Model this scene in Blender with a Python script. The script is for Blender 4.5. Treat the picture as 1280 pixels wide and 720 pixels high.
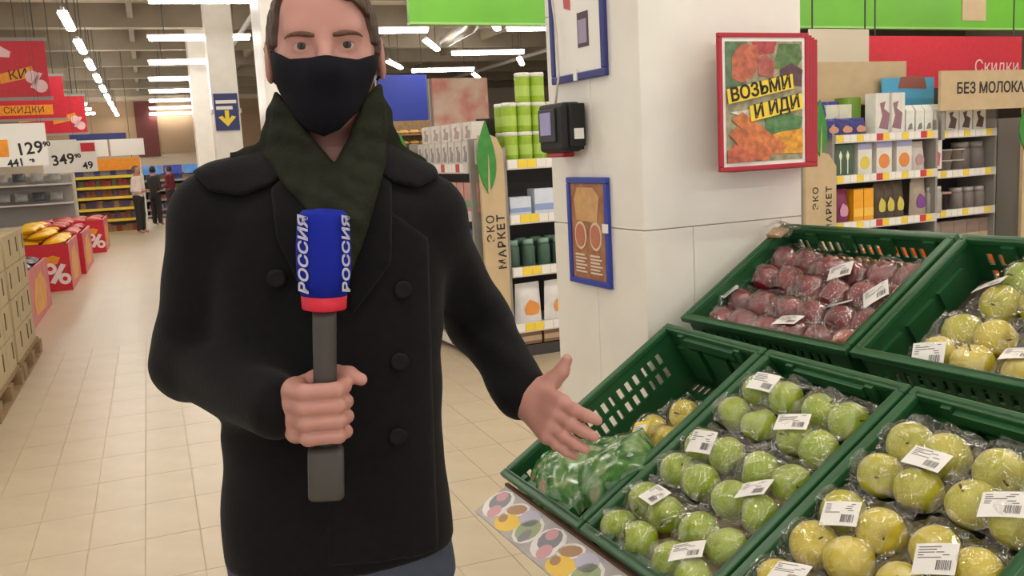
import bpy, math, random
import numpy as np
from mathutils import Matrix, Vector
for o in list(bpy.data.objects): bpy.data.objects.remove(o)
random.seed(7); RNG = np.random.default_rng(7)
scn = bpy.context.scene
COL = scn.collection
# ------------------------------------------------------------------ camera
FPX = 1156.0
YAW, PITCH, ROLL = [math.radians(v) for v in (24.5, 8.4, 3.0)]
CAM = np.array([0.0, 0.0, 1.5])
def _basis():
    cy, sy, cp, sp = math.cos(YAW), math.sin(YAW), math.cos(PITCH), math.sin(PITCH)
    f = np.array([sy*cp, cy*cp, -sp]); r = np.array([cy, -sy, 0.0]); u = np.cross(r, f)
    cr, sr = math.cos(ROLL), math.sin(ROLL)
    return r*cr-u*sr, r*sr+u*cr, f
CR, CU, CF = _basis()
cam_d = bpy.data.cameras.new('camera'); cam = bpy.data.objects.new('camera', cam_d); COL.objects.link(cam)
cam_d.sensor_fit = 'HORIZONTAL'; cam_d.sensor_width = 36.0; cam_d.lens = FPX*36.0/1280.0
cam_d.clip_start = 0.05; cam_d.clip_end = 200
cam.matrix_world = Matrix(((CR[0], CU[0], -CF[0], CAM[0]), (CR[1], CU[1], -CF[1], CAM[1]), (CR[2], CU[2], -CF[2], CAM[2]), (0, 0, 0, 1)))
scn.camera = cam
# ------------------------------------------------------------------ light / exposure
scn.view_settings.view_transform = 'Standard'; scn.view_settings.look = 'None'
scn.view_settings.exposure = 0.22; scn.view_settings.gamma = 1.0; scn.view_settings.use_curve_mapping = False
world = bpy.data.worlds.new('world'); scn.world = world; world.use_nodes = True
world.node_tree.nodes['Background'].inputs[0].default_value = (1.0, 0.98, 0.95, 1)
world.node_tree.nodes['Background'].inputs[1].default_value = 0.8
LAMP_STRENGTH = 26.0
# pixel of the 1280x720 photograph -> direction; the distance comes from a surface
def ray(x, y): return CF+CR*(x-640)/FPX-CU*(y-360)/FPX
def onz(x, y, z=0.0): d = ray(x, y); return CAM+d*((z-CAM[2])/d[2])
def onx(x, y, X): d = ray(x, y); return CAM+d*(X/d[0])
def ony(x, y, Y): d = ray(x, y); return CAM+d*(Y/d[1])
# ------------------------------------------------------------------ helpers
def lin(c):
    out = []
    for v in c[:3]:
        v = v/255.0
        out.append(v/12.92 if v <= 0.04045 else ((v+0.055)/1.055)**2.4)
    return (*out, 1.0)
MATS = {}
def mat(name, col, rough=0.55, metal=0.0, var=0.0, scale=20.0, bump=0.0, bscale=None, emit=0.0, col2=None, spec=0.5, sheen=0.0, sss=0.0, coat=0.0):
    if name in MATS: return MATS[name]
    m = bpy.data.materials.new(name); m.use_nodes = True
    nt = m.node_tree; b = nt.nodes['Principled BSDF']
    b.inputs['Base Color'].default_value = lin(col); b.inputs['Roughness'].default_value = rough
    b.inputs['Metallic'].default_value = metal; b.inputs['Specular IOR Level'].default_value = spec
    if sheen: b.inputs['Sheen Weight'].default_value = sheen
    if coat: b.inputs['Coat Weight'].default_value = coat; b.inputs['Coat Roughness'].default_value = 0.15
    if sss:
        b.inputs['Subsurface Weight'].default_value = sss; b.inputs['Subsurface Radius'].default_value = (0.012, 0.004, 0.002)
    tc = nt.nodes.new('ShaderNodeTexCoord')
    if var or col2:
        n = nt.nodes.new('ShaderNodeTexNoise'); n.inputs['Scale'].default_value = scale; n.inputs['Detail'].default_value = 4
        nt.links.new(tc.outputs['Object'], n.inputs['Vector'])
        r = nt.nodes.new('ShaderNodeValToRGB'); nt.links.new(n.outputs['Fac'], r.inputs['Fac'])
        a = lin(col)
        if col2: c2 = lin(col2)
        else: c2 = tuple(min(1, v*(1+var)) for v in a[:3])+(1,); a = tuple(v*(1-var) for v in a[:3])+(1,)
        r.color_ramp.elements[0].position = 0.35; r.color_ramp.elements[1].position = 0.65
        r.color_ramp.elements[0].color = a; r.color_ramp.elements[1].color = c2
        nt.links.new(r.outputs['Color'], b.inputs['Base Color'])
    if bump:
        n2 = nt.nodes.new('ShaderNodeTexNoise'); n2.inputs['Scale'].default_value = bscale or scale*3; n2.inputs['Detail'].default_value = 3
        nt.links.new(tc.outputs['Object'], n2.inputs['Vector'])
        bp = nt.nodes.new('ShaderNodeBump'); bp.inputs['Strength'].default_value = bump; bp.inputs['Distance'].default_value = 0.004
        nt.links.new(n2.outputs['Fac'], bp.inputs['Height']); nt.links.new(bp.outputs['Normal'], b.inputs['Normal'])
    if emit:
        b.inputs['Emission Color'].default_value = lin(col); b.inputs['Emission Strength'].default_value = emit
    MATS[name] = m; return m
def film_mat(name, tint=(1, 1, 1), base=0.075, rough=0.05, bump=0.9):
    if name in MATS: return MATS[name]
    m = bpy.data.materials.new(name); m.use_nodes = True; nt = m.node_tree; nt.nodes.clear()
    out = nt.nodes.new('ShaderNodeOutputMaterial'); mix = nt.nodes.new('ShaderNodeMixShader')
    tr = nt.nodes.new('ShaderNodeBsdfTransparent'); tr.inputs[0].default_value = (*[v*0.96 for v in tint], 1)
    gl = nt.nodes.new('ShaderNodeBsdfGlossy'); gl.inputs['Roughness'].default_value = rough; gl.inputs[0].default_value = (1, 1, 1, 1)
    lw = nt.nodes.new('ShaderNodeLayerWeight'); lw.inputs[0].default_value = 0.2
    mr = nt.nodes.new('ShaderNodeMapRange'); mr.inputs['To Min'].default_value = base; mr.inputs['To Max'].default_value = 0.6
    nt.links.new(lw.outputs['Facing'], mr.inputs['Value']); nt.links.new(mr.outputs[0], mix.inputs[0])
    nt.links.new(tr.outputs[0], mix.inputs[1]); nt.links.new(gl.outputs[0], mix.inputs[2]); nt.links.new(mix.outputs[0], out.inputs[0])
    tc = nt.nodes.new('ShaderNodeTexCoord'); n = nt.nodes.new('ShaderNodeTexNoise'); n.inputs['Scale'].default_value = 45; n.inputs['Distortion'].default_value = 1.5
    bp = nt.nodes.new('ShaderNodeBump'); bp.inputs['Strength'].default_value = bump; bp.inputs['Distance'].default_value = 0.006
    nt.links.new(tc.outputs['Object'], n.inputs['Vector']); nt.links.new(n.outputs['Fac'], bp.inputs['Height']); nt.links.new(bp.outputs['Normal'], gl.inputs['Normal'])
    MATS[name] = m; return m
class MB:
    def __init__(s): s.V = []; s.F = []; s.M = []
    def add(s, V, F, m=0):
        k = len(s.V); s.V += [tuple(v) for v in V]; s.F += [tuple(i+k for i in f) for f in F]; s.M += [m]*len(F); return s
    def box(s, x0, x1, y0, y1, z0, z1, m=0, T=None):
        V = [(x, y, z) for z in (z0, z1) for y in (y0, y1) for x in (x0, x1)]
        if T is not None: V = [tuple(T @ Vector(v)) for v in V]
        return s.add(V, [(0, 2, 3, 1), (4, 5, 7, 6), (0, 1, 5, 4), (2, 6, 7, 3), (0, 4, 6, 2), (1, 3, 7, 5)], m)
    def tube(s, pts, rad, n=8, m=0, cap=True):
        pts = [Vector(p) for p in pts]; rad = rad if isinstance(rad, (list, tuple)) else [rad]*len(pts)
        V = []; F = []; prev = None
        for i, p in enumerate(pts):
            d = (pts[min(i+1, len(pts)-1)]-pts[max(i-1, 0)]).normalized()
            a = prev if prev is not None else (Vector((0, 0, 1)) if abs(d.z) < 0.9 else Vector((1, 0, 0)))
            a = (a-d*a.dot(d)).normalized(); prev = a; b = d.cross(a)
            for k in range(n):
                t = 2*math.pi*k/n; V.append(p+(a*math.cos(t)+b*math.sin(t))*rad[i])
        for i in range(len(pts)-1):
            for k in range(n):
                F.append((i*n+k, i*n+(k+1) % n, (i+1)*n+(k+1) % n, (i+1)*n+k))
        if cap: F.append(tuple(range(n-1, -1, -1))); F.append(tuple(range((len(pts)-1)*n, len(pts)*n)))
        return s.add(V, F, m)
    def lathe(s, prof, n=16, c=(0, 0, 0), m=0, cap=True):
        V = [(c[0]+r*math.cos(2*math.pi*k/n), c[1]+r*math.sin(2*math.pi*k/n), c[2]+z) for r, z in prof for k in range(n)]
        F = [(i*n+k, i*n+(k+1) % n, (i+1)*n+(k+1) % n, (i+1)*n+k) for i in range(len(prof)-1) for k in range(n)]
        if cap: F.append(tuple(range(n-1, -1, -1))); F.append(tuple(range((len(prof)-1)*n, len(prof)*n)))
        return s.add(V, F, m)
    def prism(s, poly, t0, t1, axis='y', m=0):
        """poly of (u,v); extruded between t0,t1 along axis"""
        n = len(poly)
        if axis == 'y': P = lambda u, v, t: (u, t, v)
        elif axis == 'x': P = lambda u, v, t: (t, u, v)
        else: P = lambda u, v, t: (u, v, t)
        V = [P(u, v, t0) for u, v in poly]+[P(u, v, t1) for u, v in poly]
        F = [tuple(range(n)), tuple(range(2*n-1, n-1, -1))]+[(i, i+n, (i+1) % n+n, (i+1) % n) for i in range(n)]
        return s.add(V, F, m)
    def mesh(s, name, mats, smooth=False):
        me = bpy.data.meshes.new(name); me.from_pydata(s.V, [], s.F)
        for m in (mats if isinstance(mats, (list, tuple)) else [mats]): me.materials.append(m)
        if len(me.materials) > 1: me.polygons.foreach_set('material_index', s.M)
        me.polygons.foreach_set('use_smooth', [smooth]*len(me.polygons)); me.update(); return me
    def build(s, name, mats, parent=None, smooth=False, bevel=0.0):
        return put(name, s.mesh(name, mats, smooth), parent, bevel)
def put(name, me, parent=None, bevel=0.0):
    o = bpy.data.objects.new(name, me); COL.objects.link(o); o.parent = parent
    if bevel:
        b = o.modifiers.new('bevel', 'BEVEL'); b.width = bevel; b.segments = 2; b.limit_method = 'ANGLE'
    return o
def tag(o, label=None, cat=None, group=None, kind=None):
    if label: o['label'] = label
    if cat: o['category'] = cat
    if group: o['group'] = group
    if kind: o['kind'] = kind
    return o
def empty(name, loc=(0, 0, 0), rz=0.0, mtx=None):
    o = bpy.data.objects.new(name, None); COL.objects.link(o); o.empty_display_size = 0.05
    if mtx is not None: o.matrix_world = mtx
    else: o.location = loc; o.rotation_euler = (0, 0, rz)
    return o
KIDS = {}
def copy_tree(o, parent=None):
    c = o.copy(); COL.objects.link(c); c.parent = parent
    for ch in o.children: copy_tree(ch, c)
    return c
FONTC = {}
def text_mesh(txt, size, mtl, extrude=0.0006, align='CENTER', bold=0.0, shear=0.0, space=1.0):
    """lettering in its own xy plane, facing +z"""
    cu = bpy.data.curves.new('lettering', 'FONT'); cu.body = txt; cu.size = size; cu.extrude = extrude; cu.offset = bold; cu.shear = shear; cu.space_character = space
    cu.align_x = align; cu.align_y = 'CENTER'; cu.resolution_u = 3
    t = bpy.data.objects.new('tmp', cu); COL.objects.link(t)
    dg = bpy.context.evaluated_depsgraph_get()
    me = bpy.data.meshes.new_from_object(t.evaluated_get(dg)); bpy.data.objects.remove(t)
    me.materials.clear(); me.materials.append(mtl); me.name = 'lettering'; return me
def lettering(txt, size, mtl, parent, loc, rot=(math.pi/2, 0, 0), **k):
    o = put('lettering', text_mesh(txt, size, mtl, **k), parent); o.location = loc; o.rotation_euler = rot; return o
def noise2(x, y, seed=0, oct=3):
    v = 0; a = 1.0; rs = np.random.default_rng(seed)
    for o in range(oct):
        for k in range(4):
            t = rs.uniform(0, 6.28); f = (2.0**o)*rs.uniform(.7, 1.4); p = rs.uniform(0, 6.28)
            v = v+a*np.sin((x*math.cos(t)+y*math.sin(t))*f+p)
        a *= 0.55
    return v/4.0
GA = math.radians(-3.5)      # the sales aisle and the floor tiles run at a small angle to the fruit stand
GC, GS = math.cos(GA), math.sin(GA)
def G(x, y, z=0.0): return (GC*x-GS*y, GS*x+GC*y, z)
def Gi(P): return (GC*P[0]+GS*P[1], -GS*P[0]+GC*P[1], P[2])
# ------------------------------------------------------------------ materials
white_tile = mat('white_tile', (236, 231, 222), 0.30, var=0.03, scale=6)
grout = mat('grout', (196, 182, 162), 0.9)
floor_tile_m = mat('floor_tile', (201, 185, 160), 0.34, var=0.05, scale=5, bump=0.05)
beige = mat('beige_board', (200, 176, 138), 0.6, var=0.05, scale=8)
leaf_green = mat('leaf_green', (58, 140, 52), 0.5, var=0.1)
shelf_white = mat('shelf_white', (216, 210, 204), 0.45)
shelf_grey = mat('shelf_grey', (150, 146, 140), 0.5)
shelf_dark = mat('shelf_dark', (62, 58, 56), 0.6)
yellow = mat('price_yellow', (246, 214, 60), 0.5)
tag_white = mat('tag_white', (240, 236, 230), 0.5)
tag_red = mat('tag_red', (206, 60, 66), 0.5)
ink = mat('ink', (42, 38, 36), 0.7)
red = mat('promo_red', (206, 34, 52), 0.5, var=0.06)
pink = mat('promo_pink', (214, 118, 126), 0.5, var=0.12, scale=4)
orange = mat('orange', (240, 150, 32), 0.5, var=0.08)
blue = mat('blue_panel', (38, 56, 158), 0.5)
navy = mat('navy', (44, 54, 112), 0.5)
black = mat('black', (18, 17, 18), 0.6)
kraft = mat('kraft', (164, 130, 92), 0.8, var=0.10, scale=30)
carton_m = mat('carton', (188, 170, 136), 0.8, var=0.06, scale=10)
wood = mat('pallet_wood', (150, 124, 92), 0.85, var=0.15, scale=14)
concrete = mat('ceiling_concrete', (204, 195, 177), 0.9, var=0.05, scale=0.8)
beam_m = mat('beam', (136, 126, 110), 0.9, var=0.08, scale=2)
wall_m = mat('wall_beige', (188, 172, 152), 0.8, var=0.03, scale=1)
wall_brown = mat('wall_brown', (150, 124, 96), 0.8)
tube_m = mat('lamp_diffuser', (255, 250, 241), 0.4, emit=LAMP_STRENGTH)
metal_m = mat('metal', (130, 128, 126), 0.4, metal=0.8)
# ------------------------------------------------------------------ structure: floor, ceiling, walls, columns
TW, TL, JT = 0.2145, 0.429, 0.004
fl = MB().box(-9, 24, -3, 42, -0.12, -0.012)
def floor_mat():
    m = mat('floor_far', (201, 185, 160), 0.34); nt = m.node_tree; b = nt.nodes['Principled BSDF']
    tc = nt.nodes.new('ShaderNodeTexCoord'); br = nt.nodes.new('ShaderNodeTexBrick'); br.offset = 0.0
    br.inputs['Color1'].default_value = lin((201, 185, 160)); br.inputs['Color2'].default_value = lin((197, 181, 156)); br.inputs['Mortar'].default_value = lin((188, 171, 146))
    br.inputs['Scale'].default_value = 1.0; br.inputs['Mortar Size'].default_value = 0.002; br.inputs['Brick Width'].default_value = TW; br.inputs['Row Height'].default_value = TL
    nt.links.new(tc.outputs['Object'], br.inputs['Vector']); nt.links.new(br.outputs['Color'], b.inputs['Base Color']); return m
floor = fl.build('floor', floor_mat()); floor.rotation_euler = (0, 0, GA); tag(floor, kind='structure')
far = MB()
X0, Y0 = 1.130-12*TW, 3.090-3*TL
NX, NY = 18, 16
# the field of laid tiles around the aisle; the slab beyond is flush with their top
far.box(-9, X0, -3, 42, -0.012, 0); far.box(X0+NX*TW, 24, -3, 42, -0.012, 0)
far.box(X0, X0+NX*TW, -3, Y0, -0.012, 0); far.box(X0, X0+NX*TW, Y0+NY*TL, 42, -0.012, 0)
fo = far.build('tile_field', floor_mat(), floor); fo['kind'] = 'stuff'
tm = MB().box(JT/2, TW-JT/2, JT/2, TL-JT/2, -0.012, 0).mesh('tile', floor_tile_m)
grm = MB().box(X0, X0+NX*TW, Y0, Y0+NY*TL, -0.012, -0.003).build('grout_bed', grout, floor)
for i in range(NX):
    for j in range(NY):
        t = put('tile', tm, floor); t.location = (X0+i*TW, Y0+j*TL, 0)
# ceiling slab with beams
ceil = MB().box(-12, 30, -6, 44, 4.55, 4.75).build('ceiling', concrete); ceil.rotation_euler = (0, 0, GA); tag(ceil, kind='structure')
for j in range(12):
    y = 2.0+j*3.4
    MB().box(-12, 30, y-0.14, y+0.14, 4.12, 4.55).build('beam', beam_m, ceil)
for i in range(8):
    x = -5.4+i*2.7
    MB().box(x-0.05, x+0.05, -6, 44, 4.28, 4.55).build('purlin', beam_m, ceil)
for x in (1.9, 9.6): MB().tube([(x, -5, 3.95), (x, 40, 3.95)], 0.05, 8).build('pipe', shelf_grey, ceil)
wb = MB().box(-12, 30, 37.0, 37.2, 0, 4.55).build('wall_back', wall_m); wb.rotation_euler = (0, 0, GA); tag(wb, kind='structure')
MB().box(-6, 6, 36.95, 37.0, 2.1, 4.0).build('brown_panel', wall_brown, wb)
MB().box(-0.2, 0.55, 36.9, 36.95, 2.0, 4.0).build('maroon_panel', mat('maroon', (92, 38, 36), 0.7), wb)
wr = MB().box(24, 24.2, 7, 42, 0, 4.55).build('wall_right', wall_m); wr.rotation_euler = (0, 0, GA); tag(wr, kind='structure')
# the tiled pillar next to the fruit stand: core + single tiles with recessed joints
PX0, PX1, PY0, PY1 = 1.33, 1.862, 2.06, 2.575
pil = MB().box(PX0+.008, PX1-.008, PY0+.008, PY1-.008, 0, 4.55).build('pillar', grout); tag(pil, 'square white tiled pillar standing beside the fruit crates', 'pillar', kind='structure')
zj = 1.274; th = 0.62
zs = [zj+k*th for k in range(-3, 6)]
for z0, z1 in zip(zs[:-1], zs[1:]):
    z0c, z1c = max(z0, 0)+.0012, min(z1, 4.55)-.0012
    if z1c <= z0c: continue
    low = z0 < zj-0.01
    cut = [PX0, PX0+.156, PX0+.156+.30, PX1] if low else [PX0, PX1]
    for a, b in zip(cut[:-1], cut[1:]):
        MB().box(a+.001, b-.001, PY0, PY0+.009, z0c, z1c).build('tile', white_tile, pil, bevel=.0015)
        MB().box(a+.001, b-.001, PY1-.009, PY1, z0c, z1c).build('tile', white_tile, pil, bevel=.0015)
    for a, b in ((PY0, PY0+.257), (PY0+.257, PY1)):
        MB().box(PX0, PX0+.009, a+.001, b-.001, z0c, z1c).build('tile', white_tile, pil, bevel=.0015)
        MB().box(PX1-.009, PX1, a+.001, b-.001, z0c, z1c).build('tile', white_tile, pil, bevel=.0015)
# columns deeper in the hall
def column(name, px0, px1, y, d, label, w=0.62):
    a = Gi(ony(px0, y, d))
    root = MB().box(-w/2, w/2, -w/2, w/2, 0, 4.55).build(name, white_tile, None, bevel=.01)
    root.location = G(a[0]+w/2, a[1]+w/2); root.rotation_euler = (0, 0, GA); tag(root, label, 'column', kind='structure'); return root
c1 = column('column', 331, 390, 100, 8.3, 'white column behind the head of the reporter')
c2 = column('column', 265, 300, 130, 14.8, 'white column carrying the navy arrow sign', .4)
c3 = column('column', 243, 262, 150, 20.5, 'white column behind the one with the arrow sign')
MB().box(-.22, .22, -.22, .22, 2.3, 2.36).build('collar', shelf_white, c2)
# navy sign with a yellow arrow on the second column
sg = empty('arrow_sign', (c2.location.x, c2.location.y, 1.9), GA)
sg.location = Vector(G(*[Gi(c2.location)[0], Gi(c2.location)[1]-0.225, 0]))+Vector((0, 0, 0))
zt, zb = ony(290, 115, 14.5)[2], ony(290, 162, 14.5)[2]
MB().box(-.175, .175, -.02, .02, zb, zt).build('board', navy, sg, bevel=.004)
for q in range(2): MB().box(-.15, .15-.06*q, -.023, -.02, zt-.10-q*.09-.05, zt-.10-q*.09).build('printed_line', tag_white, sg)
MB().prism([(0, zb+.06), (.13, zb+.2), (.07, zb+.22), (.03, zb+.17), (.03, zb+.3), (-.03, zb+.3), (-.03, zb+.17), (-.07, zb+.22), (-.13, zb+.2)], -.024, -.02).build('arrow', yellow, sg)
tag(sg, 'navy blue sign with yellow down arrow on the white column', 'sign')
# ------------------------------------------------------------------ ceiling lamps
def lamp_proto(L):
    r = empty('ceiling_lamp')
    MB().box(-L/2-.03, L/2+.03, -.02, .02, .03, .075).build('housing', shelf_white, r)
    MB().prism([(-.055, .03), (-.06, .0), (-.03, -.02), (.03, -.02), (.06, .0), (.055, .03)], -L/2, L/2, 'x').build('diffuser', tube_m, r)
    for s in (-1, 1): MB().tube([(s*L*.35, 0, .07), (s*L*.35, 0, 1.05)], .008, 5).build('hanger', shelf_dark, r)
    return r
lp_x = lamp_proto(1.5); first = [True]
def lamp(x, y, rz, label, group, z=3.5):
    o = lp_x if first[0] else copy_tree(lp_x); first[0] = False
    o.location = (x, y, z); o.rotation_euler = (0, 0, rz); tag(o, label, 'ceiling lamp', group); return o
# row across the aisle seen in a ladder above the shelves
for k in range(10):
    a = onz(234, [4, 44, 77, 101, 118, 130, 140, 149, 156, 162][k], 3.5)
    g = Gi(a); lamp(*G(.98+.012*k, 12.2+3.5*k)[:2], GA-math.radians(3), 'long fluorescent lamp of the ladder row above the brown back wall', 'ladder row of lamps')
# lamps hung end to end along the aisle
for k in range(9):
    lamp(*G(-.78, 13.9+2.75*k)[:2], GA+math.pi/2, 'fluorescent lamp hung lengthwise in the line above the promo bins', 'lengthwise line of lamps')
for k in range(4):
    lamp(*G(-2.2, 28.0+2.4*k)[:2], GA, 'far fluorescent lamp behind the red banners', 'lamps behind the banners')
for (xa, ya, xb, yb) in [(430, 41, 522, 39), (570, 68, 650, 66), (522, 90, 586, 87), (640, 37, 735, 36)]:
    p = (onz(xa, ya, 3.5)+onz(xb, yb, 3.5))/2
    lamp(p[0], p[1], GA-math.radians(5), 'crosswise fluorescent lamp above the baby food shelves', 'crosswise lamps over the shelves')
for (xa, ya, xb, yb) in [(526, 64, 555, 50), (480, 87, 508, 76), (583, 100, 609, 91), (634, 82, 669, 72), (612, 31, 624, 28)]:
    p = (onz(xa, ya, 3.5)+onz(xb, yb, 3.5))/2
    lamp(p[0], p[1], math.radians(62), 'slanting fluorescent lamp above the baby food shelves', 'slanting lamps over the shelves')
# unseen rows added for light over the fruit stand, right shelves and behind the camera
for i in range(6):
    for j in range(4):
        lamp(-2.4+i*2.6, -2.2+j*3.0, 0.0, 'unseen fluorescent lamp added overhead for light', 'added lamps over the fruit department')
for i in range(4): lamp(3.5+i*3.2, 9.4, 0.0, 'fluorescent lamp behind the green fascia', 'lamps behind the fascia')
# ------------------------------------------------------------------ green fascia hung over the department
gf = empty('green_fascia', (0, 8.0, 0))
gx0 = ony(512, 28, 8)[0]
gm = mat('fascia_green', (104, 178, 44), 0.45, var=0.08, scale=1.2)
MB().box(gx0, 13.5, 0, .05, 2.67, 3.25).build('panel', gm, gf)
MB().box(gx0, 13.5, -.02, .07, 2.655, 2.675).build('rail', mat('fascia_rail', (150, 200, 110), .4), gf)
for x in (gx0+.3, 5.5, 8.5, 11.5): MB().tube([(x, .02, 3.25), (x, .02, 4.6)], .008, 5).build('hanger', shelf_dark, gf)
p = ony(1217, 13, 8); MB().box(p[0]-.2, p[0]+.2, -.01, 0, p[2]-.12, p[2]+.2).build('picture', beige, gf)
tag(gf, 'long bright green fascia hanging above the shelf row', 'fascia')
# bent silver duct under the ceiling
p0, p1, p2 = onz(604, 5, 3.74), onz(588, 32, 3.73), onz(556, 52, 3.71)
du = MB().tube([p0, (p0+p1)/2+np.array([.05, 0, .06]), p1, p2], [.13, .14, .14, .12], 12).build('air_duct', mat('duct', (168, 160, 150), .35, metal=.5, bump=.4, bscale=8), None, True)
tag(du, 'bent silver air duct under the ceiling by the green fascia', 'duct')
# ------------------------------------------------------------------ left side: cartons on pallets, promo bins, banners
def carton_mesh(w, d, h):
    b = MB(); b.box(-w/2, w/2, -d/2, d/2, 0, h)
    return b.mesh('box_body', carton_m)
CW, CD, CH = 0.38, 0.385, 0.235
cbody = carton_mesh(CW-.008, CD-.008, CH-.006)
slot = MB().box(-.006, .0, -.018, .018, .07, .19).mesh('hand_hole', mat('hole', (92, 74, 52), .9))
ctop = MB().box(-CW/2+.01, CW/2-.01, -.012, .012, CH-.006, CH-.004).mesh('tape', mat('tape', (206, 186, 150), .4))
for k in range(3):
    y0 = 5.05+k*1.27
    pr = empty('wooden_pallet', G(-0.99-.8, y0), GA)
    for i in range(7): MB().box(0.8-.8+i*.1133, .8-.8+i*.1133+.1, 0, 1.2, .118, .14).build('deck_board', wood, pr)
    MB().box(.70, .8, 0, 1.2, 0, .02).build('runner', wood, pr); MB().box(0, .1, 0, 1.2, 0, .02).build('runner', wood, pr)
    for yy in (0, .53, 1.06):
        MB().box(0, .8, yy, yy+.14, .098, .118).build('stringer_board', wood, pr)
        for xx in (0, .33, .66): MB().box(xx, xx+.14, yy, yy+.14, .02, .098).build('block', wood, pr)
    tag(pr, ['wooden pallet under the cartons, the one at the open end of the row', 'wooden pallet under the middle of the carton stacks', 'wooden pallet under the cartons, next to the pink promo bin'][k], 'pallet')
    for c in range(3):
        for r in range(4):
            for q in range(2):
                if q == 0 and r < 3 and not (c == 2 and k == 2): continue
                x = -0.99-.03-CW/2-(1-q)*CW; yy = y0+.02+c*(CD+.004)+CD/2
                o = empty('cardboard_carton', G(x, yy, .141+r*CH), GA+random.uniform(-.02, .02))
                put('box_body', cbody, o); s_ = put('hand_hole', slot, o); s_.location = (CW/2-.001, random.choice((-.08, .08, 0)), 0)
                put('tape', ctop, o)
                tag(o, ['plain cardboard carton in the bottom layer on the pallets', 'plain cardboard carton in the second layer on the pallets', 'plain cardboard carton in the third layer on the pallets', 'plain cardboard carton in the top layer on the pallets'][r], 'carton', 'cartons stacked on the pallets')
def promo_bin(x0, x1, y0, y1, h, label, percent):
    r = empty('promo_bin', G((x0+x1)/2, (y0+y1)/2), GA); w = x1-x0; d = y1-y0; t = .03
    MB().box(-w/2, w/2, -d/2, -d/2+t, 0, h).build('front_panel', red, r)
    MB().box(-w/2, w/2, d/2-t, d/2, 0, h).build('back_panel', red, r)
    s_ = MB().box(w/2-t, w/2, -d/2+t, d/2-t, 0, h).build('side_panel', pink, r)
    MB().box(-w/2, -w/2+t, -d/2+t, d/2-t, 0, h).build('side_panel', pink, r)
    MB().box(-w/2+t, w/2-t, -d/2+t, d/2-t, .02, h-.12).build('inner_tray', kraft, r)
    MB().prism([(-d*.3, h*.15), (d*.22, h*.12), (d*.3, h*.5), (d*.1, h*.86), (-d*.2, h*.78), (-d*.34, h*.45)], w/2, w/2+.003, 'x').build('printed_blob', mat('blob_peach', (232, 170, 96), .6, var=.1, scale=6), s_)
    if percent:
        def ring(cx, cz, ro, ri, yy):
            b = MB(); n = 20
            V = [(cx+rr*math.cos(2*math.pi*k/n), yy, cz+rr*math.sin(2*math.pi*k/n)) for rr in (ro, ri) for k in range(n)]
            return b.add(V, [(k, (k+1) % n, n+(k+1) % n, n+k) for k in range(n)])
        yy = -d/2-.004
        cx = w/2-.17
        b = ring(cx-.07, .30, .075, .03, yy); b2 = ring(cx+.09, .16, .075, .03, yy); b.add(b2.V, b2.F)
        b.add([(cx-.09, yy, .12), (cx-.03, yy, .10), (cx+.12, yy, .34), (cx+.06, yy, .36)], [(0, 1, 2, 3)])
        b.build('percent_mark', mat('mark_white', (244, 226, 226), .5), r)
        MB().prism([(cx-.14, .33), (cx+.02, .36), (cx+.06, .44), (cx-.02, .47), (cx-.15, .44)], -d/2-.003, -d/2).build('printed_blob', orange, r)
    return tag(r, label, 'promo bin')
promo_bin(-2.25, -1.19, 10.1, 12.0, .56, 'pink sided promo bin next to the cardboard cartons, filled with dark bags', False)
promo_bin(-2.05, -1.05, 13.3, 15.0, .62, 'red promo bin with percent mark under the heap of yellow bags', True)
promo_bin(-2.05, -1.0, 15.3, 17.4, .62, 'pink sided promo bin between the yellow bags and the far bin', False)
promo_bin(-1.9, -.86, 19.2, 21.0, .62, 'farthest red promo bin next to the yellow railed shelf', True)
def pillow(w, d, h, mtl, name='snack_bag', seed=0, parent=None):
    n = 9; u = np.linspace(-1, 1, n); U, Vv = np.meshgrid(u, u, indexing='ij')
    e = (1-np.abs(U)**3)*(1-np.abs(Vv)**3); e = np.clip(e, 0, 1)**.6
    zz = e*h/2+noise2(U*3, Vv*3, seed)*h*.06*e
    V = [(U[i, j]*w/2, Vv[i, j]*d/2, zz[i, j]) for i in range(n) for j in range(n)]+[(U[i, j]*w/2, Vv[i, j]*d/2, -zz[i, j]*.8) for i in range(n) for j in range(n)]
    F = []
    for i in range(n-1):
        for j in range(n-1):
            a = i*n+j; F.append((a, a+n, a+n+1, a+1)); a += n*n; F.append((a, a+1, a+n+1, a+n))
    return MB().add(V, F).mesh(name, mtl, True)
bag_y = mat('bag_yellow', (250, 200, 36), .4, var=.05); bag_dark = mat('bag_dark', (70, 72, 78), .4, var=.4, scale=9); bag_red = mat('bag_red', (190, 56, 46), .4, var=.2)
bag_grey = mat('bag_grey', (150, 146, 142), .45, var=.2, scale=8)
pm = {k: [pillow(.27, .21, .085, m, seed=s) for s in range(2)] for k, m in (('y', bag_y), ('d', bag_dark), ('r', bag_red), ('g', bag_grey))}
def heap(x0, x1, y0, y1, z0, nx, ny, nz, key, label, group, sc=1.0):
    for k in range(nz):
        for i in range(nx-k):
            for j in range(ny):
                o = put('snack_bag', random.choice(pm[key]))
                x = x0+(x1-x0)*(i+.5+k*.5)/nx; y = y0+(y1-y0)*(j+.5)/ny
                o.location = G(x, y, z0+.05+k*.09); o.rotation_euler = (random.uniform(-.12, .12), random.uniform(-.12, .12), random.uniform(-.15, .15)); o.scale = (sc,)*3
                tag(o, label, 'bag', group)
heap(-2.1, -1.25, 10.2, 11.9, .5, 3, 7, 2, 'd', 'dark printed bag heaped in the bin beside the cartons', 'dark bags in the first bin')
heap(-2.0, -1.08, 13.35, 14.95, .58, 3, 7, 3, 'y', 'bright yellow bag heaped in the red percent bin', 'yellow bags in the bin')
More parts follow.
